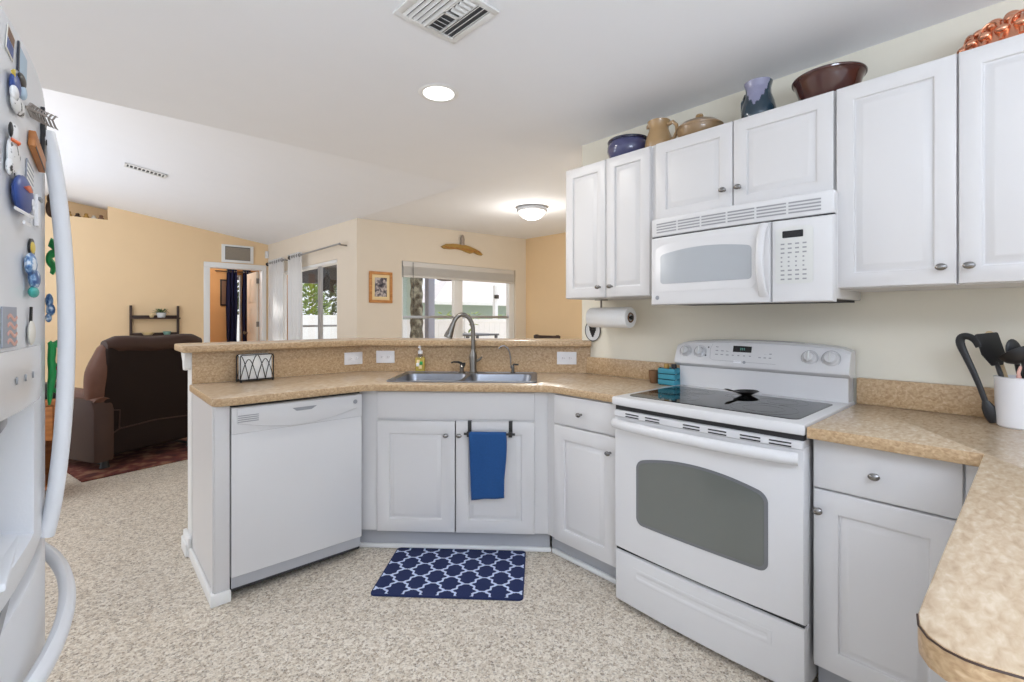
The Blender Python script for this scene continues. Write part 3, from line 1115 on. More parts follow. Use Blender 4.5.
bowed_panel(.572, .640, .242, .268, 0, .003, -.0108, .0, mbow, 'display', 'display', mpo)
kp = MB()
for j in range(9):
    for i in range(4):
        if j in (4, 5, 6) and i == 1 and False: continue
        x, z = .566 + i * .024, .084 + j * .0165
        wv = .013 if j not in (3, 4, 5) else .006
        kp.add([(xx, -.0102 + mbow(xx), zz) for xx, zz in ((x, z), (x + wv, z), (x + wv, z + .0055), (x, z + .0055))], [(0, 1, 2, 3)])
kp.build('keypad_print', 'print_grey', mpo, smooth=0)


# ------------------------------------------------------------------ wall cabinets
def wall_cab(y0, y1, z0, z1, doors, knobs, label):
    t = thing('wall_cabinet', label, 'cabinet', (2.06, y0, z0), RZ_R)
    w = y0 - y1
    c_ = MB().box(0, w, 0, .328, 0, z1 - z0).build('body', 'cab_white', t, smooth=0)
    for (a, b), kx, kz in zip(doors, *knobs):
        d_ = panel_door(a, b, .003, z1 - z0 - .003, .05).build('door', 'cab_white', t)
        if kx is not None: knob(kx, kz, d_)
    return t


wall_cab(1.812, 1.241, 1.372, 2.104, [(.003, .281), (.286, .545)], ((.245, .322), (.057, .057)), 'white two-door wall cabinet at the free wall end under a blue pot')
MB_f = None
wall_cab(1.238, .503, 1.722, 2.104, [(.003, .366), (.371, .732)], ((.333, .397), (.09, .09)), 'white short wall cabinet above the microwave')
wall_cab(.500, -.16, 1.372, 2.104, [(.003, .325), (.330, .655)], ((.291, .355), (.057, .057)), 'white tall wall cabinet above the utensil crock')

# ------------------------------------------------------------------ sink and taps
sk = thing('sink', 'stainless steel double bowl drop-in sink in the corner countertop', 'sink', UV(SU, SV) + (CT1,), RZ_D)


def bowl(cx, cy, w, d, dep, r=.05):
    b = MB()
    def rr(w_, d_, r_, z):
        return [(cx + x, cy + y, z) for x, y in round_poly([(-w_ / 2, -d_ / 2, r_), (w_ / 2, -d_ / 2, r_), (w_ / 2, d_ / 2, r_), (-w_ / 2, d_ / 2, r_)], 5)]
    loops = [rr(w + .016, d + .016, r + .008, .0045), rr(w, d, r, .001), rr(w - .01, d - .01, r, -.02), rr(w - .03, d - .03, r, -dep + .03), rr(w - .06, d - .06, r * .8, -dep), rr(.09, .09, .044, -dep - .004)]
    n_ = len(loops[0])
    b.add([p for l in loops for p in l], [(k * n_ + i, k * n_ + (i + 1) % n_, (k + 1) * n_ + (i + 1) % n_, (k + 1) * n_ + i) for k in range(len(loops) - 1) for i in range(n_)] + [list(range((len(loops) - 1) * n_, len(loops) * n_))])
    return b


rim = MB()
W2, D2 = SW / 2, SD / 2
by0, by1 = -D2 + .028, D2 - .085
bxs = [(-W2 + .03, -.012), (.012, W2 - .03)]


def slab(x0, x1, y0, y1):
    rim.box(x0, x1, y0, y1, -.004, .0045)


rim.prism(round_poly([(-W2, -D2, .03), (W2, -D2, .03), (W2, by0, 0), (-W2, by0, 0)]), -.0005, .0045)
rim.prism(round_poly([(-W2, by1, 0), (W2, by1, 0), (W2, D2, .03), (-W2, D2, .03)]), -.0005, .0045)
slab(-W2, bxs[0][0], by0, by1)
slab(bxs[0][1], bxs[1][0], by0, by1)
slab(bxs[1][1], W2, by0, by1)
# rolled outer bead
rim.tube([(x, y, .004) for x, y in round_poly([(-W2, -D2, .03), (W2, -D2, .03), (W2, D2, .03), (-W2, D2, .03)])], .004, 8, True)
for (x0, x1) in bxs:     # fillets in the bowl corners
    for cx_, cy_, a in ((x0, by0, 0), (x1, by0, 90), (x1, by1, 180), (x0, by1, 270)):
        dx = 1 if cx_ == x0 else -1
        dy = 1 if cy_ == by0 else -1
        rc = .05
        pc = (cx_ + dx * rc, cy_ + dy * rc)
        pts_ = [(cx_, cy_)] + [(pc[0] - dx * rc * math.cos(R(90 * i / 6)), pc[1] - dy * rc * math.sin(R(90 * i / 6))) for i in range(7)]
        rim.prism(pts_, -.002, .0045)
rim.build('rim', 'steel', sk)
for x0, x1 in bxs:
    bo = bowl((x0 + x1) / 2, (by0 + by1) / 2, x1 - x0, by1 - by0, .17).build('bowl', 'steel', sk, recalc=True)
    MB().lathe([(0, 0), (.04, 0), (.042, .003), (.03, .004), (0, .002)], o=((x0 + x1) / 2, (by0 + by1) / 2, -.173), seg=20).build('drain', 'brushed', bo)

FV = SV + SD / 2 - .042
fp = UV(-.400, FV)
fa = thing('faucet', 'brushed nickel gooseneck pull-down faucet behind the sink bowls', 'faucet', fp + (CT1 + .0045,), RZ_D)
q = MB().lathe([(0, 0), (.030, 0), (.030, .006), (.024, .010), (.021, .03), (.024, .10), (.022, .115), (.0155, .135), (.0135, .15), (0, .15)], seg=22)
q.build('base', 'brushed', fa)
q = MB()
dxy = Vector((-.92, -.39, 0))
path = [Vector((0, 0, .13)), Vector((0, 0, .19)), Vector((0, 0, .24))]
for i in range(1, 15):
    a = math.pi * i / 14 * .86
    path.append(Vector((0, 0, .262)) + dxy * (.068 * (1 - math.cos(a))) + Vector((0, 0, .105 * math.sin(a))))
q.tube(path, .0135, 14)
q.build('gooseneck', 'brushed', fa)
e = path[-1]
t_ = (path[-1] - path[-2]).normalized()
q = MB().lathe([(0, 0), (.0155, 0), (.0165, .008), (.018, .03), (.026, .072), (.0275, .092), (.021, .095), (0, .095)], o=e - t_ * .005, axis=t_, seg=20)
q.build('spray_head', 'brushed', fa)
q = MB().tube([(.022, 0, .075), (.04, .0, .085), (.055, -.01, .10)], [.009, .008, .006], 10)
q.build('lever', 'brushed', fa)

hp_ = UV(-.472, FV - .0)
sd = thing('soap_pump', 'dark bronze built-in soap pump beside the gooseneck faucet', 'soap dispenser', hp_ + (CT1 + .0045,), RZ_D)
MB().lathe([(0, 0), (.022, 0), (.022, .005), (.014, .012), (.013, .03), (.016, .04), (.009, .05), (0, .052)], seg=18).build('base', 'brushed', sd)
MB().tube([(0, 0, .046), (-.005, -.003, .062), (-.02, -.01, .069), (-.048, -.022, .071), (-.062, -.03, .066)], [.009, .009, .007, .005, .004], 10).build('spout', 'black_metal', sd)
MB().tube([(.004, 0, .03), (.014, -.002, .05), (.012, 0, .064)], [.008, .010, .012], 10).build('plunger', 'black_metal', sd)

ff_ = UV(-.150, FV + .005)
wf = thing('filter_tap', 'slim curved drinking-water tap with black lever at the sink corner', 'tap', ff_ + (CT1 + .0045,), RZ_D)
MB().lathe([(0, 0), (.016, 0), (.016, .005), (.010, .01), (.010, .045), (.006, .05), (0, .05)], seg=16).build('base', 'nickel', wf)
q = MB()
pth = [Vector((-.012, 0, .03)), Vector((-.014, 0, .09)), Vector((-.02, 0, .13)), Vector((-.034, 0, .158)), Vector((-.055, -.004, .172)), Vector((-.076, -.008, .168)), Vector((-.088, -.01, .152))]
q.tube(pth, .0045, 10)
q.build('spout', 'nickel', wf)
MB().tube([(0, 0, .05), (.008, -.004, .055), (.035, -.012, .054)], [.006, .006, .005], 8).build('lever', 'black_plastic', wf)

# yellow dish-soap bottle
so = thing('soap_bottle', 'clear soap bottle with yellow liquid and white pump by the backsplash', 'bottle', UV(-.752, SV + SD / 2 + .022) + (CT1,), RZ_D)
MB().prism(round_poly([(-.03, -.018, .012), (.03, -.018, .012), (.03, .018, .012), (-.03, .018, .012)]), .0, .098, bev=.006).build('bottle', 'soap_yellow', so)
MB().lathe([(0, .094), (.024, .096), (.013, .112), (.012, .122), (0, .122)], seg=16).build('shoulder', 'clear', so)
MB().lathe([(0, .12), (.015, .12), (.015, .138), (.005, .142), (.005, .165), (0, .165)], seg=16).tube([(.0, 0, .163), (-.0, -.012, .168), (0, -.035, .162)], .006, 8).build('pump', 'outlet_white', so)
q = MB()
for (x, z, m_) in ((-.012, .05, 0), (.01, .06, 1), (.004, .035, 2), (-.008, .07, 2)):
    q.m(m_).box(x - .010, x + .010, -.0192, -.0178, z - .011, z + .011, .0006)
q.build('label', ['outlet_white', 'green_plastic', 'mat_cream'], so)


# ------------------------------------------------------------------ outlets on the backsplash
def outlet(loc, rz, label, sockets=True):
    o = thing('wall_outlet', label, 'outlet', loc, rz)
    MB().box(-.062, .062, -.006, 0, -.040, .040, .004).build('plate', 'outlet_white', o)
    for x in (-.022, .022):
        s_ = MB().box(x - .015, x + .015, -.0075, -.005, -.012, .012, .0015).build('socket', 'outlet_white', o)
        q_ = MB()
        q_.box(x - .007, x - .001, -.0080, -.0074, .003, .0055).box(x - .007, x - .001, -.0080, -.0074, -.0055, -.003).cyl((x + .007, -.0074, 0), (x + .007, -.0080, 0), .0022, seg=8)
        q_.build('slots', 'slot_grey', s_, smooth=0)
    return o


outlet((1.307, 3.0, 1.0), 0, 'white horizontal outlet plate on backsplash between napkin holder and inner corner')
bdir = math.atan2(dirb.y, dirb.x)


def on_bs(t):
    p = Vector(BL) + dirb * t
    return (p.x, p.y, 1.008)


outlet(on_bs(.165), bdir, 'white horizontal outlet plate next to the yellow soap bottle')
outlet(on_bs(1.350), bdir, 'white horizontal outlet plate nearest the stove wall')

# ------------------------------------------------------------------ napkin holder
nh = thing('napkin_holder', 'black wire napkin holder with arched front standing at the backsplash', 'napkin holder', (.708, 2.925, CT1), R(4))
fr = MB()
for y in (-.032, .032):
    pass
fr.box(-.088, .088, -.036, -.028, .008, .014)
fr.box(-.088, .088, .028, .036, .008, .014)
fr.box(-.088, -.082, -.036, .036, .008, .014).box(.082, .088, -.036, .036, .008, .014)
for x in (-.082, .082):
    for y in (-.032, .032):
        fr.lathe([(0, 0), (.006, .002), (.006, .008), (0, .012)], o=(x, y, 0), seg=8)
fr.build('base', 'black_metal', nh, smooth=30)
for y in (-.032, .032):
    a = MB()
    a.tube([(-.085, y, .012), (-.085, y, .14), (-.078, y, .148), (.078, y, .148), (.085, y, .14), (.085, y, .012)], .003, 8)
    for c0, hw_, ht in ((-.0425, .0425, .125), (.0425, .0425, .125), (0, .043, .148), (-.085, .043, .148), (.085, .043, .148)):
        pts_ = []
        for i in range(17):
            t = -1 + 2 * i / 16
            x = c0 + hw_ * t
            if abs(x) > .0851: continue
            pts_.append((x, y, .012 + (ht - .012) * (1 - abs(t) ** 1.7)))
        if len(pts_) > 2: a.tube(pts_, .0022, 7)
    a.build('arched_side', 'black_metal', nh)
npk = MB()
for i in range(9):
    y = -.024 + i * .0056
    npk.box(-.078 + .001 * (i % 3), .078 - .001 * (i % 2), y, y + .005, .015, .142 + .003 * ((i * 7) % 3), .001)
tag(npk.build('napkins', 'paper_white', loc=(.708, 2.925, CT1), rotz=R(4)), 'stack of white paper napkins held upright in the black wire holder', 'napkins')

# ------------------------------------------------------------------ towel bar and towel
tb = thing('towel_bar', 'black over-door towel bar hooked on the sink cabinet door', 'towel bar', sb.location, RZ_D)
q = MB()
for x in (.578, .797):
    q.box(x - .010, x + .010, -.0235, -.0212, .64, .716, .0008)
    q.box(x - .010, x + .010, -.0235, -.004, .7135, .716, .0006)
    q.box(x - .010, x + .010, -.058, -.0212, .640, .646, .0008)
    q.box(x - .010, x + .010, -.062, -.054, .640, .668, .0008)
q.build('hook', 'black_metal', tb)
MB().tube([(.552, -.054, .655), (.69, -.054, .655), (.822, -.054, .655)], .0065, 10).build('rod', 'black_metal', tb)
tw = MB()
nx_, prof = 16, []
for i in range(16):
    prof.append((-.0455, .35 + (.655 - .35) * i / 15))
for i in range(1, 8):
    a = math.pi * i / 8
    prof.append((-.054 + .0085 * math.cos(a), .655 + .0085 * math.sin(a)))
for i in range(24):
    prof.append((-.0625, .655 - (.655 - .312) * i / 23))
vs_ = []
for j, (y, z) in enumerate(prof):
    back = j < 16
    for i in range(nx_ + 1):
        t = i / nx_
        dz = .655 - z
        taper = dz / .34
        x0_, x1_ = .580 + .013 * taper, .776 - .010 * taper + .004 * math.sin(dz * 18)
        x = x0_ + (x1_ - x0_) * t
        yy = y - (0 if back else 1) * .004 * math.sin(t * 9 + 1) * min(1, dz * 6) + (.002 * math.sin(t * 9) if back else 0) * min(1, dz * 6)
        zz = z + (0 if dz < .3 or back else .012 * t)
        vs_.append((x, yy, zz))
nn = nx_ + 1
fs_ = [(j * nn + i, j * nn + i + 1, (j + 1) * nn + i + 1, (j + 1) * nn + i) for j in range(len(prof) - 1) for i in range(nx_)]
tw.add(vs_, fs_)
two = tw.build('hand_towel', 'towel_blue', smooth=60, loc=sb.location, rotz=RZ_D)
md_ = two.modifiers.new('thick', 'SOLIDIFY')
md_.thickness = .0035
md_.offset = 1
tag(two, 'royal blue hand towel folded over the black bar on sink cabinet', 'towel')

# ------------------------------------------------------------------ rug at the sink
rl, rw_ = .70, .44
rc = Vector((1.366, 1.946))
rang = R(-45.2)
poly = round_poly([(-rl / 2, -rw_ / 2, .022), (rl / 2, -rw_ / 2, .022), (rl / 2, rw_ / 2, .022), (-rl / 2, rw_ / 2, .022)])
mt = thing('kitchen_mat', 'navy kitchen mat with white trellis pattern on floor before the sink', 'rug', (rc.x, rc.y, 0), rang)
MB().prism(poly, 0, .0105, bev=.002).build('pad', 'rug_navy', mt)
gnx, gny = 300, 190
vs_, fs_, mi_ = [], [], []
pw, ph = rl - .012, rw_ - .012
lat_x, lat_y = .158, .1155


def trellis(x, y):
    u, v = x / lat_x + y / lat_y, x / lat_x - y / lat_y
    A = .105
    uu = u + A * math.sin(2 * math.pi * v) + .03 * math.sin(6 * math.pi * v)
    vv_ = v + A * math.sin(2 * math.pi * u) + .03 * math.sin(6 * math.pi * u)
    du = abs((uu % 1.0) - .5)
    dv = abs((vv_ % 1.0) - .5)
    return min(du, dv) < .062


line = MB()
for i in range(gnx):
    for j in range(gny):
        x = -pw / 2 + pw * (i + .5) / gnx
        y = -ph / 2 + ph * (j + .5) / gny
        if trellis(x, y):
            ax, bx_ = -pw / 2 + pw * i / gnx, -pw / 2 + pw * (i + 1) / gnx
            ay, by_ = -ph / 2 + ph * j / gny, -ph / 2 + ph * (j + 1) / gny
            o = len(vs_)
            vs_ += [(ax, ay, .0112), (bx_, ay, .0112), (bx_, by_, .0112), (ax, by_, .0112)]
            fs_.append((o, o + 1, o + 2, o + 3))
line.add(vs_, fs_)
line.build('trellis_pattern', 'rug_line', mt, smooth=0, recalc=False)

# ------------------------------------------------------------------ paper towel and plaque, turquoise box
ph_ = thing('paper_towel_holder', 'dark metal paper towel holder screwed under the end wall cabinet', 'paper towel holder', (2.24, 1.665, 1.372), RZ_R)
q = MB().box(-.07, -.02, -.03, .03, -.006, 0, .001)
q.tube([(-.045, 0, -.004), (-.045, 0, -.03), (-.045, 0, -.058)], .006, 8)
q.build('bracket', 'brushed', ph_)
q = MB().tube([(-.11, 0, -.10), (-.112, 0, -.07), (-.09, 0, -.058), (-.045, 0, -.056)], .005, 8)
q.tube([(-.112, 0, -.105), (.05, 0, -.105), (.163, 0, -.105)], .006, 8)
q.lathe([(0, 0), (.013, 0), (.013, .006), (0, .008)], o=(.160, 0, -.105), axis=(1, 0, 0), seg=14)
q.build('rod', 'black_metal', ph_)
pr = MB()
prof = [(.0195, -.135), (.056, -.135), (.058, -.132), (.058, .132), (.056, .135), (.0195, .135), (.0195, -.135)]
prx = []
seg = 36
vs_ = []
for r_, h_ in prof:
    for i in range(seg):
        a = 2 * math.pi * i / seg
        vs_.append((h_, r_ * math.cos(a), r_ * math.sin(a)))
fs_ = [(k * seg + i, k * seg + (i + 1) % seg, (k + 1) * seg + (i + 1) % seg, (k + 1) * seg + i) for k in range(len(prof) - 1) for i in range(seg)]
pr.add(vs_, fs_)
pr.m(1).tube([(.1352, .024 * math.cos(2 * math.pi * i / 24), .024 * math.sin(2 * math.pi * i / 24)) for i in range(24)], .0045, 6, True)
pro = pr.build('paper_towel_roll', ['paper_white', 'basket_brown'], loc=(2.24, 1.665 - .02, 1.372 - .105), rotz=RZ_R)
tag(pro, 'roll of white paper towels hanging beneath the end wall cabinet', 'paper towels')

pq = thing('oval_plaque', 'round white wall plaque with dark grape cluster below the paper towels', 'plaque', (2.389, 1.885, 1.185), RZ_R)
MB().lathe([(0, 0), (.058, 0), (.060, .004), (.054, .007), (.05, .005), (0, .005)], o=(0, -.001, 0), axis=(0, -1, 0), sx=1, sy=1.12, seg=32).build('disc', 'pot_white', pq)
MB().tube([(.059 * math.cos(2 * math.pi * i / 32), -.007, .066 * math.sin(2 * math.pi * i / 32)) for i in range(32)], .0025, 8, True).build('rim', 'black_metal', pq)
q = MB()
for rowi, nrow in enumerate((4, 4, 3, 2, 1)):
    for i in range(nrow):
        q.ell((-.006 * nrow + .012 * i + .006, -.009, .016 - rowi * .0125), (.0075, .006, .0075), 10, 6)
q.prism([(-.026, .022), (-.03, .032), (-.018, .034), (-.008, .043), (.002, .034), (.016, .040), (.014, .026), (.028, .02), (.008, .018), (-.008, .02)], -.011, -.006, 'y')
q.build('grapes', 'black_metal', pq)

tq = thing('napkin_crate', 'turquoise slatted wooden crate on countertop beside the range backguard', 'crate', (2.245, 1.345, CT1), RZ_R)
q = MB()
for x0_, x1_, y0_, y1_ in ((-.0, .095, -.0, .008), (.0, .095, .085, .093)):
    for i in range(3):
        q.box(x0_, x1_, y0_, y1_, .004 + i * .029, .029 + i * .029, .001)
for x0_, x1_ in ((0, .006), (.089, .095)):
    for i in range(3):
        q.box(x0_, x1_, .008, .085, .004 + i * .029, .029 + i * .029, .001)
q.build('slats', 'turquoise', tq)
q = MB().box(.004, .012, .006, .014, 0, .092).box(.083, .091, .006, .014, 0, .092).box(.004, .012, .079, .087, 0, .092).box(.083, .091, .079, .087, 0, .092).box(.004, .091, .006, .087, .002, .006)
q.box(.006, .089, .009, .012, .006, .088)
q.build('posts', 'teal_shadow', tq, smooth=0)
for i, (x, y, m_, lb) in enumerate(((.03, .035, 'basket_brown', 'brown lidded spice jar standing up from the turquoise crate, next to the range'), (.064, .05, 'pot_white', 'pale capped spice jar standing up from the turquoise crate'))):
    p = tq.matrix_basis @ Vector((x, y, .007))
    j = thing('spice_jar', lb, 'jar', (tq.location.x + y, tq.location.y - x, CT1 + .0065), 0)
    MB().lathe([(0, 0), (.014, 0), (.0145, .004), (.0145, .07), (.011, .08), (0, .08)], seg=14).build('jar', m_, j)
    MB().lathe([(0, .08), (.0135, .08), (.0135, .1), (.012, .103), (0, .103)], seg=14).build('lid', 'black_plastic' if i else 'gold_wood', j)
bk = MB().lathe([(0, 0), (.022, 0), (.026, .01), (.03, .05), (.031, .068), (.028, .068), (.024, .012), (0, .008)], seg=18)
tag(bk.build('small_basket', 'basket_brown', loc=(2.29, 1.392, CT1)), 'small round brown basket squeezed beside the turquoise crate', 'basket')

# ------------------------------------------------------------------ pottery on the wall cabinets
ZT = 2.104
pot = thing('pottery_pot', 'blue glazed round pot with dark rim on the end wall cabinet', 'pot', (2.19, 1.49, ZT))
pot.scale = (1, 1, 1.22)
MB().lathe([(0, 0), (.075, 0), (.098, .02), (.112, .05), (.112, .07), (.102, .085), (.108, .092), (.100, .094), (.096, .084), (.10, .06), (.07, .015), (0, .012)], seg=36).build('body', 'glaze_blue', pot)
MB().tube([(.105 * math.cos(2 * math.pi * i / 36), .105 * math.sin(2 * math.pi * i / 36), .092) for i in range(36)], .006, 8, True).build('rim', 'glaze_navy', pot)

pj = thing('pottery_jug', 'tan stoneware pitcher with handle above the paper towels', 'pitcher', (2.17, 1.295, ZT), R(-90))
pj.scale = (1, 1, 1.08)
MB().lathe([(0, 0), (.052, 0), (.064, .015), (.068, .04), (.060, .075), (.048, .105), (.05, .13), (.056, .145), (.052, .146), (.044, .11), (.055, .05), (.04, .01), (0, .01)], seg=30).build('body', 'glaze_tan', pj)
MB().tube([(.052, 0, .12), (.078, 0, .125), (.098, 0, .105), (.100, 0, .075), (.085, 0, .05), (.064, 0, .042)], .009, 10).build('handle', 'glaze_tan', pj)
MB().prism([(-.05, -.016), (-.072, 0), (-.05, .016)], .128, .147, bev=.003).build('spout', 'glaze_tan', pj)

pc = thing('pottery_casserole', 'brown-tan lidded stoneware casserole above the microwave', 'casserole', (2.18, 1.085, ZT))
pc.scale = (.84, .84, 1.05)
MB().lathe([(0, 0), (.085, 0), (.11, .02), (.12, .048), (.122, .058), (0, .058)], seg=34).build('body', 'glaze_brown_tan', pc)
ld = MB().lathe([(.0, .058), (.126, .058), (.128, .064), (.10, .082), (.06, .096), (.02, .102), (0, .102)], seg=34).build('lid', 'glaze_brown_tan', pc)
MB().lathe([(.0, .1), (.014, .1), (.012, .108), (.022, .116), (.018, .124), (0, .126)], seg=16).build('knob', 'glaze_tan', ld)

pv = thing('pottery_pitcher', 'dark teal glazed pitcher with lilac drip above the microwave', 'pitcher', (2.17, .815, ZT), R(150))
body_prof = [(0, 0), (.058, 0), (.067, .02), (.069, .055), (.062, .09), (.050, .125), (.049, .15), (.056, .176), (.053, .178), (.044, .15), (.046, .125), (.056, .06), (.05, .01), (0, .01)]
MB().lathe(body_prof, seg=32).build('body', 'glaze_teal', pv)
q = MB()
for i in range(40):
    a = R(-25 + 3.2 * i)
    dep = .012 + .10 * max(0, 1 - abs(i - 20) / 20) ** .85 + .006 * math.sin(i * 1.1)
    for z0, z1 in ((.178 - dep, .178),):
        segz = 8
        for k in range(segz):
            za, zb = z0 + (z1 - z0) * k / segz, z0 + (z1 - z0) * (k + 1) / segz

            def rad(z):
                for (r0, h0), (r1, h1) in zip(body_prof[1:7], body_prof[2:8]):
                    if h0 <= z <= h1: return r0 + (r1 - r0) * (z - h0) / (h1 - h0) + .0012
                return .0572
            w_ = R(1.62)
            q.add([(rad(za) * math.cos(a - w_), rad(za) * math.sin(a - w_), za), (rad(za) * math.cos(a + w_), rad(za) * math.sin(a + w_), za), (rad(zb) * math.cos(a + w_), rad(zb) * math.sin(a + w_), zb), (rad(zb) * math.cos(a - w_), rad(zb) * math.sin(a - w_), zb)], [(0, 1, 2, 3)])
q.build('lilac_glaze', 'glaze_lilac', pv, smooth=60)
MB().tube([(0, -.05, .155), (0, -.078, .158), (0, -.098, .135), (0, -.098, .095), (0, -.082, .065), (0, -.064, .055)], .009, 10).build('handle', 'glaze_teal', pv)

pbw = thing('pottery_bowl', 'wide dark brown glazed bowl at the cabinet seam beside the teal pitcher', 'bowl', (2.19, .560, ZT))
pbw.scale = (.79, .79, 1.0)
MB().lathe([(0, 0), (.09, 0), (.098, .01), (.128, .05), (.142, .085), (.152, .102), (.158, .106), (.154, .112), (.145, .108), (.134, .088), (.118, .05), (.085, .014), (0, .012)], seg=44).build('body', 'glaze_brown', pbw)
MB().tube([(.1545 * math.cos(2 * math.pi * i / 44), .1545 * math.sin(2 * math.pi * i / 44), .108) for i in range(44)], .0055, 8, True).build('rim', 'glaze_brown', pbw)

cpm = thing('copper_mold', 'round copper jelly mold with embossed fruit above the utensil crock', 'copper mold', (2.235, .035, ZT))
MB().lathe([(0, .004), (.168, .004), (.17, .0), (.172, .006), (.160, .02), (.145, .055), (.115, .09), (.07, .112), (0, .12)], seg=48).build('body', 'copper', cpm)
q = MB()
for ring_, n_, rad_, z_, sz in ((0, 22, .146, .050, .019), (1, 18, .122, .082, .019), (0, 13, .090, .104, .020), (1, 8, .056, .114, .020), (0, 3, .022, .121, .018)):
    for i in range(n_):
        a = 2 * math.pi * (i + .5 * ring_) / n_
        q.ell((rad_ * math.cos(a), rad_ * math.sin(a), z_), (sz, sz, sz * .72), 12, 8)
q.build('fruit', 'copper', cpm)
q = MB()
for i in range(24):
    a = 2 * math.pi * i / 24
    q.tube([(.168 * math.cos(a), .168 * math.sin(a), .010), (.158 * math.cos(a), .158 * math.sin(a), .03)], .006, 6)
for i in range(12):
    a = 2 * math.pi * (i + .0) / 12
    q.tube([(.140 * math.cos(a) + .026 * math.cos(t) * -math.sin(a), .140 * math.sin(a) + .026 * math.cos(t) * math.cos(a), .060 + .028 * math.sin(t)) for t in [2 * math.pi * k / 14 for k in range(14)]], .004, 6, True)
q.build('embossing', 'copper', cpm)

# ------------------------------------------------------------------ utensil crock
cr_c = (2.243, .038, CT1)
ck = MB().lathe([(0, 0), (.054, 0), (.058, .004), (.062, .06), (.064, .125), (.066, .134), (.060, .136), (.058, .125), (.055, .012), (0, .010)], seg=40)
cko = thing('utensil_crock', 'white ceramic utensil crock at the backsplash end of the countertop', 'crock', cr_c)
ck.build('body', 'crock_white', cko)
cko.scale = (1, 1, 1.2)


def utensil(name, label, p0, p1, kind, m='black_plastic', cat='utensil'):
    p0, p1 = Vector(p0), Vector(p1) + Vector((0, 0, .03))
    t = thing(name, label, cat, cr_c)
    d = (p1 - p0)
    L = d.length
    d.normalize()
    MB().tube([p0 + d * (L * k / 6) for k in range(7)], [.006, .005, .0045, .005, .006, .007, .006], 8).build('handle', m, t)
    x = Vector((.669, .743, 0)).cross(d).normalized()
    y = d.cross(x)
    M = Matrix.Translation(p1) @ Matrix((x, y, d)).transposed().to_4x4()
    q_ = MB()
    if kind == 'spoon': q_.ell((0, 0, .03), (.026, .008, .042), 16, 10, M)
    elif kind == 'turner': q_.prism(round_poly([(-.018, -.01, .004), (.018, -.01, .004), (.038, .03, .006), (.038, .1, .006), (-.038, .1, .006), (-.038, .03, .006)]), -.002, .002, 'y', M=M)
    elif kind == 'ladle':
        q_.lathe([(.0, 0), (.02, .002), (.036, .015), (.044, .035), (.042, .036), (.034, .017), (0, .005)], o=M @ Vector((0, 0, .0)), axis=M.to_3x3() @ Vector((0, .6, .8)), seg=22)
    elif kind == 'hook': q_.tube([M @ Vector(p) for p in ((0, 0, -.01), (0, 0, .01), (.008, 0, .028), (.02, 0, .026), (.022, 0, .008))], .0045, 8)
    elif kind == 'whisk':
        for a in range(4):
            an = math.pi * a / 4
            q_.tube([M @ Vector((.026 * math.sin(tt) * math.cos(an), .026 * math.sin(tt) * math.sin(an), .09 * tt / math.pi * 1.0)) for tt in [math.pi * k / 10 for k in range(11)]], .0012, 5)
    q_.build('head', m, t)
    return t


utensil('slotted_turner', 'black turner in the crock leaning over its rim towards the range', (-.01, .01, .02), (.01, .058, .175), 'turner')
utensil('serving_spoon', 'black serving spoon with oval bowl standing in the crock', (.01, -.02, .02), (-.02, .012, .185), 'spoon')
utensil('soup_ladle', 'black soup ladle with round cup standing in the crock', (-.02, -.02, .02), (-.05, -.005, .185), 'ladle')
utensil('spatula', 'wide black spatula reaching towards the frame edge from the crock', (.0, -.01, .02), (.01, -.03, .2), 'turner')
utensil('wooden_spoon', 'pale wooden spoon standing behind the black utensils in the crock', (.02, .0, .02), (.045, .06, .21), 'spoon', 'spoon_wood')
utensil('tongs', 'pink handled utensil tucked low among the black tools in crock', (-.025, .0, .02), (-.05, .006, .14), 'hook', 'pink_plastic')
utensil('red_scraper', 'red handled scraper low in the white utensil crock', (-.02, -.025, .02), (-.045, -.02, .145), 'hook', 'red_plastic')
# the long black brush hanging from the crock rim to the counter
lb = thing('long_fork', 'long black utensil leaning outside the crock with tip on the countertop', 'utensil', (2.235, .102, CT1))
q = MB()
q.tube([(0, -.002, .006), (0, .004, .03), (0, .012, .055), (0, .019, .075)], [.012, .019, .017, .009], 10, sq=(1, .5))
q.build('head', 'black_plastic', lb)
q = MB()
pth = [(0, .018, .07), (.002, .032, .12), (.004, .048, .17), (.006, .066, .22), (.007, .080, .262), (.005, .078, .285), (.002, .062, .290), (.0, .044, .278), (-.002, .034, .255)]
pth = [Vector(p) for p in pth]
sm, rs = [], []
rr0 = [.008, .008, .009, .010, .012, .012, .012, .012, .010]
for i in range(len(pth) - 1):
    a_, b_, c_, d_ = pth[max(i - 1, 0)], pth[i], pth[i + 1], pth[min(i + 2, len(pth) - 1)]
    for k in range(5):
        t = k / 5
        sm.append(.5 * (2 * b_ + (c_ - a_) * t + (2 * a_ - 5 * b_ + 4 * c_ - d_) * t * t + (3 * b_ - a_ - 3 * c_ + d_) * t ** 3))
        rs.append(rr0[i] + (rr0[i + 1] - rr0[i]) * t)
q.tube(sm + [pth[-1]], rs + [rr0[-1]], 10, sq=(1, .55))
q.build('handle', 'black_plastic', lb)

# ------------------------------------------------------------------ refrigerator
FY = 1.28


def fx(y):
    return -.058 - .25 * (y - FY) ** 2


fg = thing('refrigerator', 'white french-door refrigerator with magnets and water dispenser', 'refrigerator')
MB().box(-.82, -.135, .84, 1.72, .02, 1.685, .006).build('cabinet', 'fridge_white', fg)


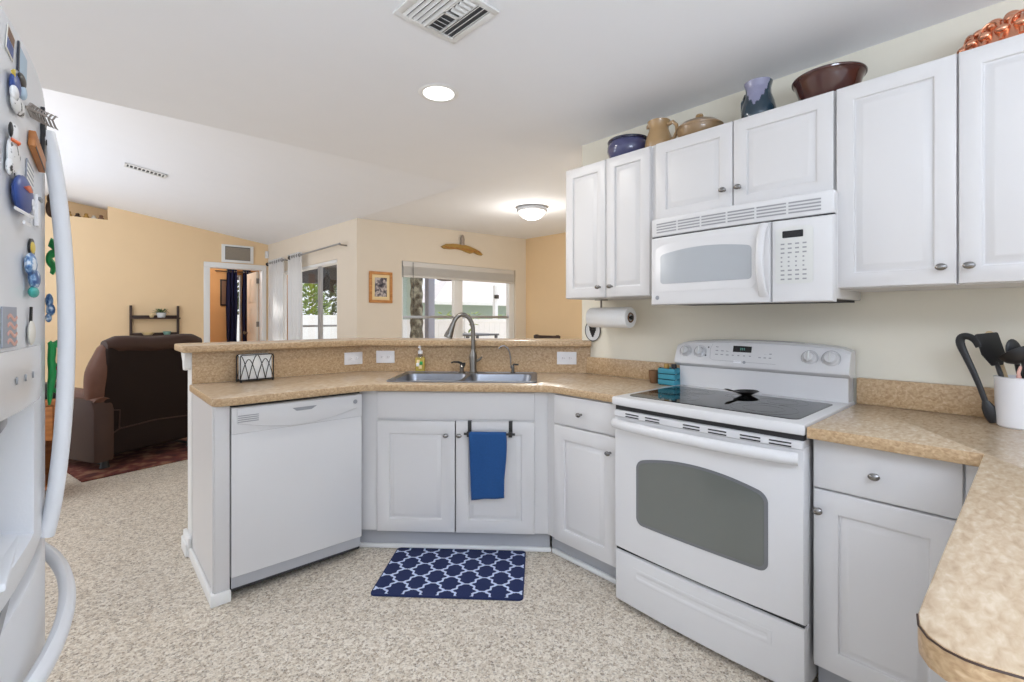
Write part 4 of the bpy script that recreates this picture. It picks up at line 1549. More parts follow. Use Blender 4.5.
def curved_door(y0, y1, z0, z1, rec=None):
    """door with a bowed face; rec=(y0,y1,z0,z1,depth) is a recess pressed into it"""
    ys_ = [y0, y0 + .002] + [y0 + .006 + (y1 - y0 - .012) * i / 22 for i in range(23)] + [y1 - .002, y1]
    zs_ = [z0, z0 + .002, z0 + .007] + [z0 + .007 + (z1 - z0 - .014) * i / 8 for i in range(1, 8)] + [z1 - .007, z1 - .002, z1]
    if rec:
        ys_ += [rec[0], rec[0] + .003, rec[1] - .003, rec[1]]
        zs_ += [rec[2], rec[2] + .012, rec[3] - .003, rec[3]]
    ys_, zs_ = sorted(set(ys_)), sorted(set(zs_))
    b = MB()
    ny, nz = len(ys_), len(zs_)
    grid = {}
    for i, y in enumerate(ys_):
        for j, z in enumerate(zs_):
            x = fx(y)
            e_ = min(y - y0, y1 - y, z - z0, z1 - z)
            if e_ < .006: x -= .006 * (1 - math.sqrt(max(0, 1 - (1 - e_ / .006) ** 2)))
            if rec and rec[0] < y < rec[1] and rec[2] < z < rec[3]: x -= rec[4]
            grid[i, j] = len(b.v)
            b.v.append((x, y, z))
    for i in range(ny - 1):
        for j in range(nz - 1):
            b.f.append([grid[i, j], grid[i + 1, j], grid[i + 1, j + 1], grid[i, j + 1]])
            b.mi.append(0)
    xb = -.13
    back = {}
    for i in (0, ny - 1):
        for j in (0, nz - 1):
            back[i, j] = len(b.v)
            b.v.append((xb, ys_[i], zs_[j]))
    B = back
    def face(l):
        b.f.append(l)
        b.mi.append(0)
    face([B[0, 0]] + [grid[0, j] for j in range(nz)] + [B[0, nz - 1]])
    face([B[ny - 1, 0]] + [grid[ny - 1, j] for j in range(nz)] + [B[ny - 1, nz - 1]])
    face([B[0, 0]] + [grid[i, 0] for i in range(ny)] + [B[ny - 1, 0]])
    face([B[0, nz - 1]] + [grid[i, nz - 1] for i in range(ny)] + [B[ny - 1, nz - 1]])
    face([B[0, 0], B[ny - 1, 0], B[ny - 1, nz - 1], B[0, nz - 1]])
    return b


dl_ = curved_door(.838, 1.276, .862, 1.70, (.93, 1.135, .905, 1.128, .045)).build('door', 'fridge_white', fg, smooth=40)
dr_ = curved_door(1.284, 1.722, .862, 1.70).build('door', 'fridge_white', fg, smooth=40)
dwf = curved_door(.838, 1.722, .075, .835).build('freezer_drawer', 'fridge_white', fg, smooth=40)
MB().box(-.13, -.068, 1.276, 1.284, .862, 1.695).build('gasket', 'gap_dark', fg, smooth=0)
MB().box(-.14, -.10, .85, 1.71, .02, .07).build('grille', 'kick_grey', fg, smooth=0)
MB().box(-.135, -.085, .85, 1.71, .836, .861).build('gasket', 'grey_plastic', fg, smooth=0)
# dispenser control bezel, lever and tray
q = MB()
nb_ = 12
ysb = [.915 + (1.150 - .915) * i / nb_ for i in range(nb_ + 1)]
vs_ = []
for y in ysb:
    for z, o_ in ((1.130, .001), (1.130, .005), (1.136, .007), (1.216, .007), (1.222, .005), (1.222, .001)):
        dz = -.012 * ((y - 1.03) / .117) ** 2 * 0
        vs_.append((fx(y) + o_, y, z))
kk = 6
fs_ = [(i * kk + j, i * kk + j + 1, (i + 1) * kk + j + 1, (i + 1) * kk + j) for i in range(nb_) for j in range(kk - 1)] + [list(range(kk)), list(range(nb_ * kk, nb_ * kk + kk))]
q.add(vs_, fs_)
bz = q.build('dispenser_panel', 'appliance_white', dl_, smooth=40)
q = MB()
for y in (.985, 1.03, 1.075):
    q.lathe([(0, 0), (.006, 0), (.005, .002), (0, .002)], o=(fx(y) + .007, y, 1.178), axis=(1, 0, 0), seg=12)
q.build('button', 'grey_plastic', bz)
MB().box(-.125, -.088, 1.0, 1.07, 1.10, 1.135, .006).build('spout', 'grey_plastic', dl_)
MB().box(-.118, -.108, 1.01, 1.06, .97, 1.10, .004).build('paddle', 'mw_panel', dl_)
MB().box(-.122, -.078, .935, 1.13, .898, .910, .004).build('drip_tray', 'fridge_white', dl_)
# handles
q = MB()
pts_ = [(fx(FY - .035) + .002 + .031 * math.sin(math.pi * i / 24) ** .6, FY - .035, .862 + (1.615 - .862) * i / 24) for i in range(25)]
q.tube(pts_, [1.25] + [1.0] * 23 + [1.25], 12, sq=(.013, .0125))
q.build('handle', 'fridge_white', dl_)
q = MB()
pts_ = [(p[0], FY + .035, p[2]) for p in pts_]
q.tube(pts_, [1.25] + [1.0] * 23 + [1.25], 12, sq=(.013, .0125))
q.build('handle', 'fridge_white', dr_)
q = MB()
pts_ = [(fx(.95 + .66 * i / 24) + .002 + .031 * math.sin(math.pi * i / 24) ** .6, .95 + .66 * i / 24, .715) for i in range(25)]
q.tube(pts_, [1.25] + [1.0] * 23 + [1.25], 12, sq=(.013, .016))
q.build('handle', 'fridge_white', dwf)


def magnet(name, label, y, z, tilt=0.0, off=0.0, cat='magnet'):
    a = math.atan2(.5 * (y - FY), 1)
    t = thing(name, label, cat, (fx(y) + .0005 + off, y, z), R(90) + a)
    if tilt: t.rotation_euler = (0, R(tilt), R(90) + a)
    t.scale = (.9, .5, .9)
    return t


# magnets: local x runs to the far side of the door, -y out of the door
g_ = magnet('flag_magnet', 'grey flag magnet with pale stripes just above the dispenser panel', .978, 1.252)
MB().box(-.034, .034, -.004, 0, -.028, .036, .001).build('plate', 'flag_grey', g_)
q = MB()
for i in range(4):
    q.tube([(-.012 + .044 * k / 8, -.0045, -.020 + i * .013 + .004 * math.sin(k * .8)) for k in range(9)], 1.0, 6, sq=(.002, .003))
q.build('stripes', 'pink_plastic', g_)
g_ = magnet('helmet_magnet', 'dark blue football helmet magnet with face guard high on the door', 1.015, 1.448)
q = MB().ell((0, -.014, .004), (.05, .016, .032), 20, 12)
q.build('shell', 'blue', g_)
MB().prism([(-.03, .012), (-.005, .02), (.012, .012), (-.004, .008)], -.033, -.026, 'y', bev=.001).build('stripe', 'orange', g_)
MB().ell((.02, -.029, -.004), (.007, .003, .007), 10, 6).build('ear_hole', 'outlet_white', g_)
MB().tube([(-.04, -.012, -.024), (0, -.03, -.03), (.036, -.024, -.026), (.052, -.012, -.012)], .003, 8).tube([(.02, -.03, -.012), (.046, -.02, -.02), (.05, -.012, -.034), (.03, -.02, -.04), (-.01, -.02, -.042)], .003, 8).build('face_guard', 'outlet_white', g_)
g_ = magnet('wood_block_magnet', 'small wooden block hanging on the fridge door', 1.128, 1.545, 12)
MB().box(-.055, .055, -.018, 0, -.013, .017, .002).build('block', 'orange_wood', g_)
MB().box(-.05, .05, -.0185, -.0175, -.014, -.009).build('underside', 'dark_wood', g_)
g_ = magnet('dog_magnet', 'white dog magnet with black spots and orange collar beside the wooden block', .983, 1.508)
q = MB().ell((-.004, -.010, -.008), (.028, .010, .028), 16, 10).ell((-.01, -.014, .024), (.017, .010, .016), 14, 8)
q.ell((.018, -.01, -.03), (.010, .008, .014), 12, 8).ell((-.022, -.01, -.03), (.010, .008, .014), 12, 8)
q.build('body', 'spotted', g_)
MB().tube([(-.024, -.014, .012), (-.01, -.025, .01), (.006, -.014, .012)], .003, 8).build('collar', 'orange', g_)
MB().ell((-.026, -.014, .026), (.006, .005, .012), 10, 6).ell((.006, -.014, .026), (.006, .005, .012), 10, 6).build('ear', 'black_plastic', g_)
g_ = magnet('puppy_magnet', 'small white puppy magnet with dark speckles near the dried feather', 1.0, 1.578)
MB().ell((0, -.010, 0), (.036, .010, .014), 16, 10).ell((-.026, -.013, .012), (.014, .009, .012), 14, 8).build('body', 'spotted', g_)
g_ = magnet('penguin_magnet', 'blue, black and yellow bird magnet near the top of the door', .996, 1.606)
MB().ell((-.01, -.010, -.004), (.022, .010, .020), 16, 10).build('body', 'blue', g_)
MB().ell((.012, -.014, .014), (.020, .009, .012), 14, 8).build('head', 'black_plastic', g_)
MB().ell((.02, -.014, -.002), (.014, .009, .012), 14, 8).build('belly', 'pale_blue', g_)
MB().prism([(-.032, .012), (-.022, .018), (-.022, .004)], -.016, -.01, 'y').build('beak', 'yellow', g_)
g_ = magnet('photo_card', 'pale blue card with dark edge at the top of the fridge door', 1.045, 1.657, 6)
MB().box(-.026, .026, -.003, 0, -.022, .022, .0008).build('card', 'pale_blue', g_)
MB().box(-.03, -.024, -.004, 0, -.024, .026).build('edge_strip', 'navy_pot', g_)
g_ = magnet('photo_print', 'brown and blue photo print topmost on the fridge door', .985, 1.662, 14)
MB().box(-.018, .018, -.002, 0, -.022, .022, .0005).build('print', 'cream_fig', g_)
MB().box(-.015, .015, -.0028, -.001, .002, .018).m(1).box(-.015, .015, -.0028, -.001, -.018, 0).build('picture', ['brown_fig', 'blue'], g_, smooth=0)
g_ = magnet('feather_magnet', 'dried grey feather sticking out past the fridge door edge', 1.10, 1.606, -6)
g_.scale = (.8, .38, .8)
q = MB()
q.tube([(-.06, -.006, -.006), (0, -.016, 0), (.05, -.032, .006), (.09, -.05, .004)], [.003, .003, .002, .0015], 6)
for i in range(9):
    t = i / 8
    x, y, z = -.05 + .135 * t, -.007 - .04 * t * t, -.005 + .010 * t
    for s_ in (1, -1):
        q.tube([(x, y, z), (x + .016, y - .006, z + s_ * .012), (x + .03, y - .012, z + s_ * .014)], [.004, .005, .001], 6, sq=(1, .5))
q.build('feather', 'feather_grey', g_)
for i, (yy, zz, h_) in enumerate(((1.205, 1.605, .05), (1.235, 1.595, .04))):
    g_ = magnet('clip_magnet', ('tall', 'short')[i] + ' dark stick clip standing beside the dried feather on the fridge', yy, zz, 4)
    MB().box(-.004, .004, -.012, 0, -h_, h_, .0015).build('stick', 'feather_grey' if i else 'gap_dark', g_)
    MB().box(-.005, .005, -.014, -.010, -.008, .008, .001).build('clasp', 'black_plastic', g_)
g_ = magnet('striped_card', 'grey striped card hanging below the wooden block', 1.09, 1.487, 10)
MB().box(-.028, .028, -.003, 0, -.034, .034, .0006).build('card', 'flag_grey', g_)
q = MB()
for i in range(7):
    q.box(-.026, .026, -.0036, -.0028, -.03 + i * .009, -.026 + i * .009)
q.build('stripes', 'paper_white', g_, smooth=0)
g_ = magnet('white_clip', 'white narrow bag clip below the striped card', 1.14, 1.45)
MB().box(-.012, .012, -.012, 0, -.03, .03, .003).build('clip', 'outlet_white', g_)
MB().box(-.012, .012, -.018, -.010, .018, .026, .002).build('lever', 'grey_plastic', g_)
g_ = magnet('shell_magnet', 'yellow oval magnet with black border above the blue parrots', 1.10, 1.383)
MB().lathe([(0, 0), (.022, 0), (.022, .006), (0, .006)], axis=(0, -1, 0), sx=1, sy=.75, seg=20).build('border', 'black_plastic', g_)
MB().ell((0, -.006, 0), (.018, .005, .011), 14, 8).build('face', 'yellow', g_)
g_ = magnet('parrot_magnet', 'blue and white bird cluster magnet with teal foot', 1.072, 1.335)
MB().ell((-.012, -.014, .02), (.026, .014, .020), 14, 8).ell((.008, -.016, -.004), (.026, .014, .018), 14, 8).build('body', 'blue_white', g_)
MB().ell((.006, -.015, -.028), (.024, .012, .010), 14, 8).build('foot', 'teal', g_)
g_ = magnet('spoon_magnet', 'cream spoon figure magnet with dark handle above the dispenser', 1.085, 1.25)
MB().ell((0, -.008, -.006), (.022, .008, .022), 14, 8).build('bowl', 'cream_fig', g_)
MB().tube([(0, -.006, .012), (.004, -.006, .04)], .004, 8).build('handle', 'black_plastic', g_)
g_ = magnet('brown_figure_magnet', 'brown figurine magnet at the seam between the fridge doors', 1.33, 1.488, 0, .0)
MB().ell((0, -.018, 0), (.014, .018, .020), 14, 8).ell((0, -.016, .022), (.010, .012, .012), 12, 8).build('figure', 'brown_fig', g_)
g_ = magnet('gecko_magnet', 'green curled lizard magnet high at the seam of fridge doors', 1.34, 1.395)
q = MB().tube(*crv([(.0, -.012, .03), (.0, -.026, .022), (0, -.028, .008), (0, -.014, .0), (0, -.012, -.012), (0, -.024, -.026), (0, -.018, -.042)], [.011, .011, .009, .010, .011, .010, .006]), 12)
q.build('body', 'green_plastic', g_)
MB().ell((.0, -.034, .024), (.006, .006, .007), 10, 6).build('eye', 'cream_fig', g_)
g_ = magnet('sea_magnet', 'white and blue cluster magnet between the two green lizards', 1.32, 1.29)
MB().ell((0, -.012, .014), (.012, .012, .016), 12, 8).ell((0, -.016, -.006), (.012, .014, .014), 12, 8).ell((0, -.010, -.024), (.010, .010, .010), 12, 8).build('cluster', 'blue_white', g_)
g_ = magnet('alligator_magnet', 'green alligator magnet with red shirt low at the door seam', 1.32, 1.165)
MB().tube(*crv([(0, -.012, .062), (0, -.02, .045), (0, -.018, .02), (0, -.022, -.005), (0, -.018, -.03), (0, -.014, -.055), (0, -.012, -.078)], [.006, .013, .012, .014, .012, .009, .004]), 12).build('body', 'green_plastic', g_)
MB().tube([(0, -.020, .05), (0, -.036, .058), (0, -.046, .056)], [.009, .008, .004], 8).build('snout', 'green_plastic', g_)
MB().ell((0, -.026, .0), (.010, .012, .012), 12, 8).build('shirt', 'red_plastic', g_)
MB().tube([(0, -.022, .014), (.0, -.038, .006), (0, -.042, -.006)], .005, 8).build('arm', 'green_plastic', g_)
MB().tube([(0, -.018, -.04), (0, -.034, -.05)], .005, 8).build('leg', 'green_plastic', g_)

# ------------------------------------------------------------------ living room
rgm = MB().box(-.38, 1.15, -.02, 1.35, 0, .012, .004)
tag(rgm.build('area_rug', 'red_rug', loc=(.35, 5.02, 0), rotz=R(13)), 'dark red patterned area rug beneath the leather recliner', 'rug')

rc_ = thing('recliner', 'dark brown leather recliner seen from behind beyond the bar', 'recliner', (.51, 5.27, .012), R(27))
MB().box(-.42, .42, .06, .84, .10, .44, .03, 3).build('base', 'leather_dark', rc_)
for x in (-.36, .36):
    for y in (.14, .74):
        MB().lathe([(0, 0), (.035, 0), (.03, .02), (.022, .10), (0, .10)], o=(x, y, 0), seg=14).build('leg', 'black_metal', rc_)
    MB().tube([(x, .14, .03), (x, .74, .03)], .012, 8).build('skid', 'black_metal', rc_)
for s_ in (-1, 1):
    a_ = MB().prism([(.02, .08), (.02, .50), (.06, .58), (.16, .61), (.70, .60), (.86, .56), (.90, .48), (.90, .08)], s_ * .35, s_ * .50, 'x', bev=.02)
    ao = a_.build('arm', 'leather', rc_)
    MB().tube([(s_ * .425, .05, .565), (s_ * .425, .15, .605), (s_ * .425, .45, .61), (s_ * .425, .72, .60), (s_ * .425, .88, .56)], [.06, .078, .082, .08, .06], 14, sq=(1, .62)).build('arm_pad', 'leather_highlight', ao)
MB().box(-.35, .35, .16, .86, .40, .52, .05, 3).build('seat_cushion', 'leather', rc_)
# reclining back: slab of rounded section, leaning
bm_ = MB()
Mb = Matrix.Translation((0, .10, .34)) @ Matrix.Rotation(R(4), 4, 'X')
bm_.prism(round_poly([(-.44, -.18, .03), (.44, -.18, .03), (.40, .70, .06), (-.40, .70, .06)]), -.04, .035, 'y', bev=.025, seg=3, M=Mb)
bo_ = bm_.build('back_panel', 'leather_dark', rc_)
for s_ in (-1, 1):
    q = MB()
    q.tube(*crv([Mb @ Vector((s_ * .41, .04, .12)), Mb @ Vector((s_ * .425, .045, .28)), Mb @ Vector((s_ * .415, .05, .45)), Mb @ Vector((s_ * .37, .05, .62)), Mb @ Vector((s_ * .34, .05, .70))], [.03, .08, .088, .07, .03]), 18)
    q.build('back_wing', 'leather_highlight', bo_)
q = MB()
for z_, rr_, yy in ((.68, .085, .02), (.47, .11, .08), (.25, .12, .10)):
    q.tube([Mb @ Vector((-.40 + .80 * i / 10, yy, z_ + .008 * math.sin(i))) for i in range(11)], [rr_ * .6] + [rr_] * 9 + [rr_ * .6], 16, sq=(1, .85))
q.build('back_cushion', 'leather', rc_)
q = MB()
for pts2 in ([(-.44, -.046, -.10), (-.30, -.046, -.02), (-.30, -.046, .14), (-.44, -.046, .16)], [(-.30, -.046, -.02), (0, -.046, 0), (.30, -.046, -.02)]):
    q.tube([Mb @ Vector(p) for p in pts2], .006, 6)
q.build('seam', 'leather', bo_)
MB().box(-.34, .34, .86, .92, .16, .44, .025, 3).build('footrest', 'leather', rc_)

# wooden stand behind the refrigerator
stn = thing('side_table', 'orange-brown wooden side cabinet on the floor behind the refrigerator', 'side table', (-.42, 4.55, 0))
MB().box(0, .29, 0, .42, .66, .69, .004).build('top', 'orange_wood', stn)
MB().box(.01, .03, .01, .41, 0, .66, .002).box(.26, .28, .01, .41, 0, .66, .002).box(.03, .26, .39, .41, .02, .66, .002).box(.03, .26, .01, .4, .08, .1, .002).build('frame', 'orange_wood', stn)
ddr = MB().box(.032, .258, .0, .018, .42, .655, .003).build('drawer', 'orange_wood', stn)
MB().lathe([(0, 0), (.008, 0), (.012, .014), (0, .018)], o=(.145, 0, .54), axis=(0, -1, 0), seg=12).build('knob', 'brushed', ddr)
rad_ = thing('radio', 'black boxy speaker on the orange-brown side cabinet', 'speaker', (-.27, 4.68, .69))
MB().box(0, .12, 0, .12, 0, .11, .008).build('case', 'black_plastic', rad_)
MB().box(.01, .11, -.003, .001, .015, .095, .002).build('grille', 'gap_dark', rad_)

# ladder shelf on the orange wall
ls = thing('wall_shelf', 'black ladder-style wall shelf on the orange wall behind the recliner', 'shelf', (.49, YB, 0))
q = MB()
for x in (0, .57):
    q.box(x, x + .03, -.05, -.0, .55, 1.44, .003)
q.build('post', 'dark_wood', ls)
for z in (1.24, .98, .72):
    MB().box(.0, .60, -.16, -.0, z, z + .022, .002).box(.03, .57, -.03, -.008, z + .02, z + .055, .002).build('shelf_board', 'dark_wood', ls)


def on_shelf(name, label, cat, x, z):
    return thing(name, label, cat, (.49 + x, YB - .095, z))


p_ = on_shelf('potted_plant', 'small leafy plant in a pale pot on the ladder shelf', 'plant', .37, 1.262)
MB().lathe([(0, 0), (.045, 0), (.065, .07), (.06, .072), (.042, .01), (0, .01)], seg=18).build('pot', 'pot_white', p_)
q = MB()
for i in range(22):
    a = i * 2.4
    l_ = .05 + .05 * ((i * 37) % 10) / 10
    q.tube([(.01 * math.cos(a), .01 * math.sin(a), .065), (.5 * l_ * math.cos(a), .4 * l_ * math.sin(a), .10 + .03 * math.sin(i)), (l_ * math.cos(a) * 1.2, .5 * l_ * math.sin(a), .095 + .035 * math.sin(i * 1.7))], [.003, .013, .002], 6, sq=(1, .4))
q.build('foliage', 'leaf', p_)
tag(MB().lathe([(0, 0), (.05, 0), (.08, .04), (.076, .042), (.045, .008), (0, .006)], seg=20).build('shelf_bowl', 'dish_cream', loc=(.70, YB - .095, 1.002)), 'cream bowl on the lower board of the ladder shelf', 'bowl')
tag(MB().lathe([(0, 0), (.035, 0), (.055, .05), (.05, .052), (.03, .008), (0, .006)], seg=20).build('shelf_dish', 'dish_green', loc=(.93, YB - .095, 1.002)), 'green dish on the lower board of the ladder shelf', 'dish')
tag(MB().lathe([(0, 0), (.02, 0), (.032, .03), (.02, .055), (0, .058)], seg=14).build('shelf_jar', 'dish_cream', loc=(.745, YB - .09, 1.262)), 'tiny round jar beside the potted plant on ladder shelf', 'jar')

# niche ornaments
for i, (x, h_, m_, lbl) in enumerate(((-.16, .09, 'gold_fig', 'gold bell-shaped figurine on the high wall niche ledge, nearest the fridge'),
                                      (-.07, .07, 'dark_wood', 'dark rounded figurine on the niche ledge between two gold ones'),
                                      (.02, .08, 'gold_fig', 'gold round figurine in the middle of the wall niche ledge'),
                                      (.10, .06, 'cream_fig', 'small cream figurine on the high wall niche ledge'),
                                      (.18, .08, 'brown_fig', 'brown figurine at the closed end of the wall niche ledge'))):
    o = MB().lathe([(0, 0), (.034, 0), (.04, .012), (.028, h_ * .5), (.018, h_ * .62), (.024, h_ * .8), (.014, h_ * .97), (0, h_)], seg=14).build('figurine', m_, loc=(x, YB + .12, NZ))
    tag(o, lbl, 'figurine', 'ornaments on the niche ledge')

# return-air grille over the doorway
vg = thing('air_return_grille', 'square air return grille in a white frame above the bedroom doorway', 'vent', (1.69, YB, 2.19))
MB().box(-.03, .44, -.02, 0, -.02, .27, .004).build('frame', 'trim_white', vg)
q = MB()
for i in range(15):
    q.box(.025, .385, -.026, -.019, .028 + i * .0135, .036 + i * .0135)
q.build('louvre', 'vent_tan', vg, smooth=0)
MB().box(.02, .39, -.0215, -.0195, .02, .24).build('backing', 'vent_dark', vg, smooth=0)
sn = thing('motion_sensor', 'small white motion sensor in the corner above the sheer curtains', 'sensor', (2.345, YB - .03, 2.33))
MB().box(-.035, .01, -.03, .03, -.05, .07, .008).build('case', 'outlet_white', sn)
MB().ell((-.034, -.02, -.01), (.012, .016, .03), 12, 8).build('lens', 'pot_white', sn)

# picture and navy curtains in the bedroom
bp = thing('bedroom_picture', 'black framed picture on the bedroom wall seen through the doorway', 'picture', (2.06, 11.2, 1.5))
MB().box(0, .16, -.03, 0, 0, .54, .004).build('frame', 'black_metal', bp)
MB().box(.025, .135, -.034, -.029, .03, .51).build('print', 'brown_fig', bp, smooth=0)


def curtain(x0, x1, y, z0, z1, waves, amp, m, name, label, axis='x', cat='curtain', grom=None, group=None):
    b = MB()
    n_ = waves * 10
    th = .004
    cols = []
    for i in range(n_ + 1):
        t = i / n_
        a = x0 + (x1 - x0) * t
        o_ = amp * math.sin(2 * math.pi * waves * t)
        cols.append((a, o_))
    rows_ = 8
    vs__, fs__ = [], []
    for s_ in (0, 1):
        for r_ in range(rows_ + 1):
            z = z0 + (z1 - z0) * r_ / rows_
            for i, (a, o_) in enumerate(cols):
                k_ = 1 + .25 * (1 - r_ / rows_)
                off = y + o_ * k_ + s_ * th
                aa = a + .01 * math.sin(r_ * .9 + i * .3)
                vs__.append((aa, off, z) if axis == 'x' else (off, aa, z))
    nn_ = n_ + 1
    tot = (rows_ + 1) * nn_
    for s_ in (0, 1):
        for r_ in range(rows_):
            for i in range(n_):
                fs__.append((s_ * tot + r_ * nn_ + i, s_ * tot + r_ * nn_ + i + 1, s_ * tot + (r_ + 1) * nn_ + i + 1, s_ * tot + (r_ + 1) * nn_ + i))
    for r_ in range(rows_):
        for i in (0, n_):
            fs__.append((r_ * nn_ + i, (r_ + 1) * nn_ + i, tot + (r_ + 1) * nn_ + i, tot + r_ * nn_ + i))
    for i in range(n_):
        for r_ in (0, rows_):
            fs__.append((r_ * nn_ + i, r_ * nn_ + i + 1, tot + r_ * nn_ + i + 1, tot + r_ * nn_ + i))
    b.add(vs__, fs__)
    t_ = thing(name, label, cat, (0, 0, 0), 0, group)
    b.build('fabric', m, t_, smooth=70)
    if grom:
        q_ = MB()
        for i in range(waves * 2):
            a = x0 + (x1 - x0) * (i + .5) / (waves * 2)
            c_ = (a, y, grom) if axis == 'x' else (y, a, grom)
            pts3 = []
            for k in range(16):
                an = 2 * math.pi * k / 16
                pts3.append((c_[0] + .0, c_[1], c_[2]))
                pts3[-1] = (c_[0] + (.024 * math.cos(an) if axis == 'y' else 0), c_[1] + (0 if axis == 'y' else .024 * math.cos(an)), c_[2] + .024 * math.sin(an))
            q_.tube(pts3, .004, 6, True)
        q_.build('grommet', 'brushed', t_)
    return t_


curtain(2.15, 2.345, 11.08, .05, 2.27, 3, .03, 'navy_curtain', 'navy_curtain', 'navy curtain nearer the framed picture in the bedroom doorway', grom=2.2)
curtain(2.44, 2.60, 11.08, .05, 2.27, 3, .03, 'navy_curtain', 'navy_curtain', 'dark navy curtain next to the open bedroom door', grom=2.2)
rd = thing('bedroom_curtain_rod', 'dark rod carrying the navy bedroom curtains', 'curtain rod')
MB().tube([(1.95, 11.08, 2.2), (2.74, 11.08, 2.2)], .010, 8).build('rod', 'black_metal', rd)
for x in (2.0, 2.70):
    MB().tube([(x, 11.08, 2.2), (x, 11.2, 2.2)], .008, 8).build('bracket', 'black_metal', rd)

# sheers over the slider
curtain(7.72, 8.42, 2.25, .03, 2.185, 6, .025, 'sheer', 'sheer_curtain', 'white sheer curtain panel in the corner beside the bedroom door', 'y', grom=2.14)
curtain(6.92, 7.42, 2.25, .03, 2.185, 5, .025, 'sheer', 'sheer_curtain', 'white sheer curtain panel gathered beside the patio glass', 'y', grom=2.14)
for a, b, lb_ in ((7.62, 8.50, 'short metal curtain rod in the corner by the bedroom door'), (5.55, 7.36, 'long metal curtain rod reaching past the patio slider')):
    t = thing('curtain_rod', lb_, 'curtain rod')
    MB().tube([(2.25, a, 2.14), (2.25, (a + b) / 2, 2.14), (2.25, b, 2.14)], .011, 10).build('rod', 'alu', t)
    MB().ell((2.25, b + .03, 2.14), (.03, .03, .03), 14, 8).build('finial', 'black_metal', t)
    for yb_ in (a + .06, b - .09):
        MB().tube([(2.25, yb_, 2.14), (2.30, yb_, 2.135), (2.36, yb_, 2.135)], .008, 8).build('bracket', 'brushed', t)

# framed print on the dining wall
fp_ = thing('framed_print', 'oak framed print with cream mat on the wall beside the dining window', 'picture', (2.505, YW, 1.44))
q = MB()
W_, H_ = .30, .375
q.box(0, W_, -.022, 0, 0, .035, .005).box(0, W_, -.022, 0, H_ - .035, H_, .005).box(0, .035, -.022, 0, .03, H_ - .03, .005).box(W_ - .035, W_, -.022, 0, .03, H_ - .03, .005)
q.build('frame', 'oak', fp_)
MB().box(.03, W_ - .03, -.010, -.004, .03, H_ - .03).build('mat', 'mat_cream', fp_, smooth=0)
MB().box(.072, W_ - .072, -.012, -.009, .075, H_ - .072).build('print', 'art', fp_, smooth=0)

# golden bird carving over the window
gb = thing('wall_carving', 'golden carved bird with spread wings on the wall above the window', 'wall art', (3.855, YW, 2.20))
wing = [(-.35, .0), (-.27, .045), (-.15, .06), (-.05, .062), (.05, .062), (.12, .05), (.22, .025), (.30, .0), (.355, -.045), (.33, -.06), (.26, -.052), (.19, -.03), (.13, -.05), (.06, -.035), (-.02, -.012), (-.12, -.01), (-.2, -.02), (-.3, -.022)]
MB().prism(wing, -.035, -.004, 'y', bev=.008).build('wings', 'gold_wood', gb)
q = MB()
for x in (-.26, -.17, -.08, .02, .1, .18, .26):
    q.tube([(x - .04, -.036, .01 - .03 * (x > .15)), (x, -.038, -.0), (x + .05, -.036, -.012 - .03 * (x > .1))], [.004, .008, .003], 8)
q.build('feathers', 'orange_wood', gb)
MB().lathe([(0, 0), (.034, 0), (.03, .04), (.034, .08), (.026, .12), (.012, .142), (0, .146)], o=(.0, -.026, .055), seg=16, sy=.5).build('head', 'plaque_grey', gb)

# blind above the dining window
bd = thing('window_blind', 'pale slatted blind drawn up to the head of the dining window', 'blind', (2.95, YW, 0))
MB().box(.005, 1.885, -.005, .028, 1.905, 1.972, .004).build('valance', 'blind', bd)
q = MB()
for i in range(12):
    q.box(.012, 1.878, -.012 + .004 * (i % 2), .022, 1.80 + i * .0088, 1.8062 + i * .0088)
q.build('slat_stack', 'blind', bd, smooth=0)
MB().box(.012, 1.878, -.014, .024, 1.772, 1.797, .003).build('bottom_rail', 'blind', bd)
q = MB().tube([(.14, -.02, 1.96), (.142, -.02, 1.6), (.14, -.02, 1.3)], .003, 6)
q.build('cord', 'gap_dark', bd)

# dining chair with its rail above the bar line
ch = thing('dining_chair', 'dark wooden dining chair whose rail shows over the bar end', 'chair', (4.60, 4.62, 0), R(-90))
for x in (-.2, .2):
    MB().box(x - .018, x + .018, -.2, -.165, 0, .44, .003).build('leg', 'dark_wood', ch)
    MB().prism([(.165, 0), (.2, 0), (.2, .44), (.235, 1.02), (.205, 1.02), (.165, .45)], x - .018, x + .018, 'x').build('leg', 'dark_wood', ch)
MB().box(-.22, .22, -.21, .2, .44, .475, .012).build('seat', 'dark_wood', ch)
q = MB().box(-.25, .25, .20, .228, .965, 1.012, .008).box(-.2, .2, .195, .215, .60, .63, .004)
for x in (-.12, -.04, .04, .12):
    q.box(x - .01, x + .01, .2, .214, .62, .97, .003)
q.build('backrest', 'dark_wood', ch)

# ------------------------------------------------------------------ ceiling fittings
cl = thing('recessed_light', 'lit recessed can light in the flat kitchen ceiling', 'light', (1.30, 1.985, ZC))
MB().tube([(.086 * math.cos(2 * math.pi * i / 40), .086 * math.sin(2 * math.pi * i / 40), -.001) for i in range(40)], 1.0, 8, True, sq=(.013, .004)).build('trim_ring', 'trim_white', cl)
MB().lathe([(0, -.004), (.078, -.003), (.078, 0), (0, 0)], seg=36).build('lens', 'lamp_glow', cl)
lamp('can_or_fill_lamp', 'AREA', (1.30, 1.985, ZC - .012), 7.5, .14)

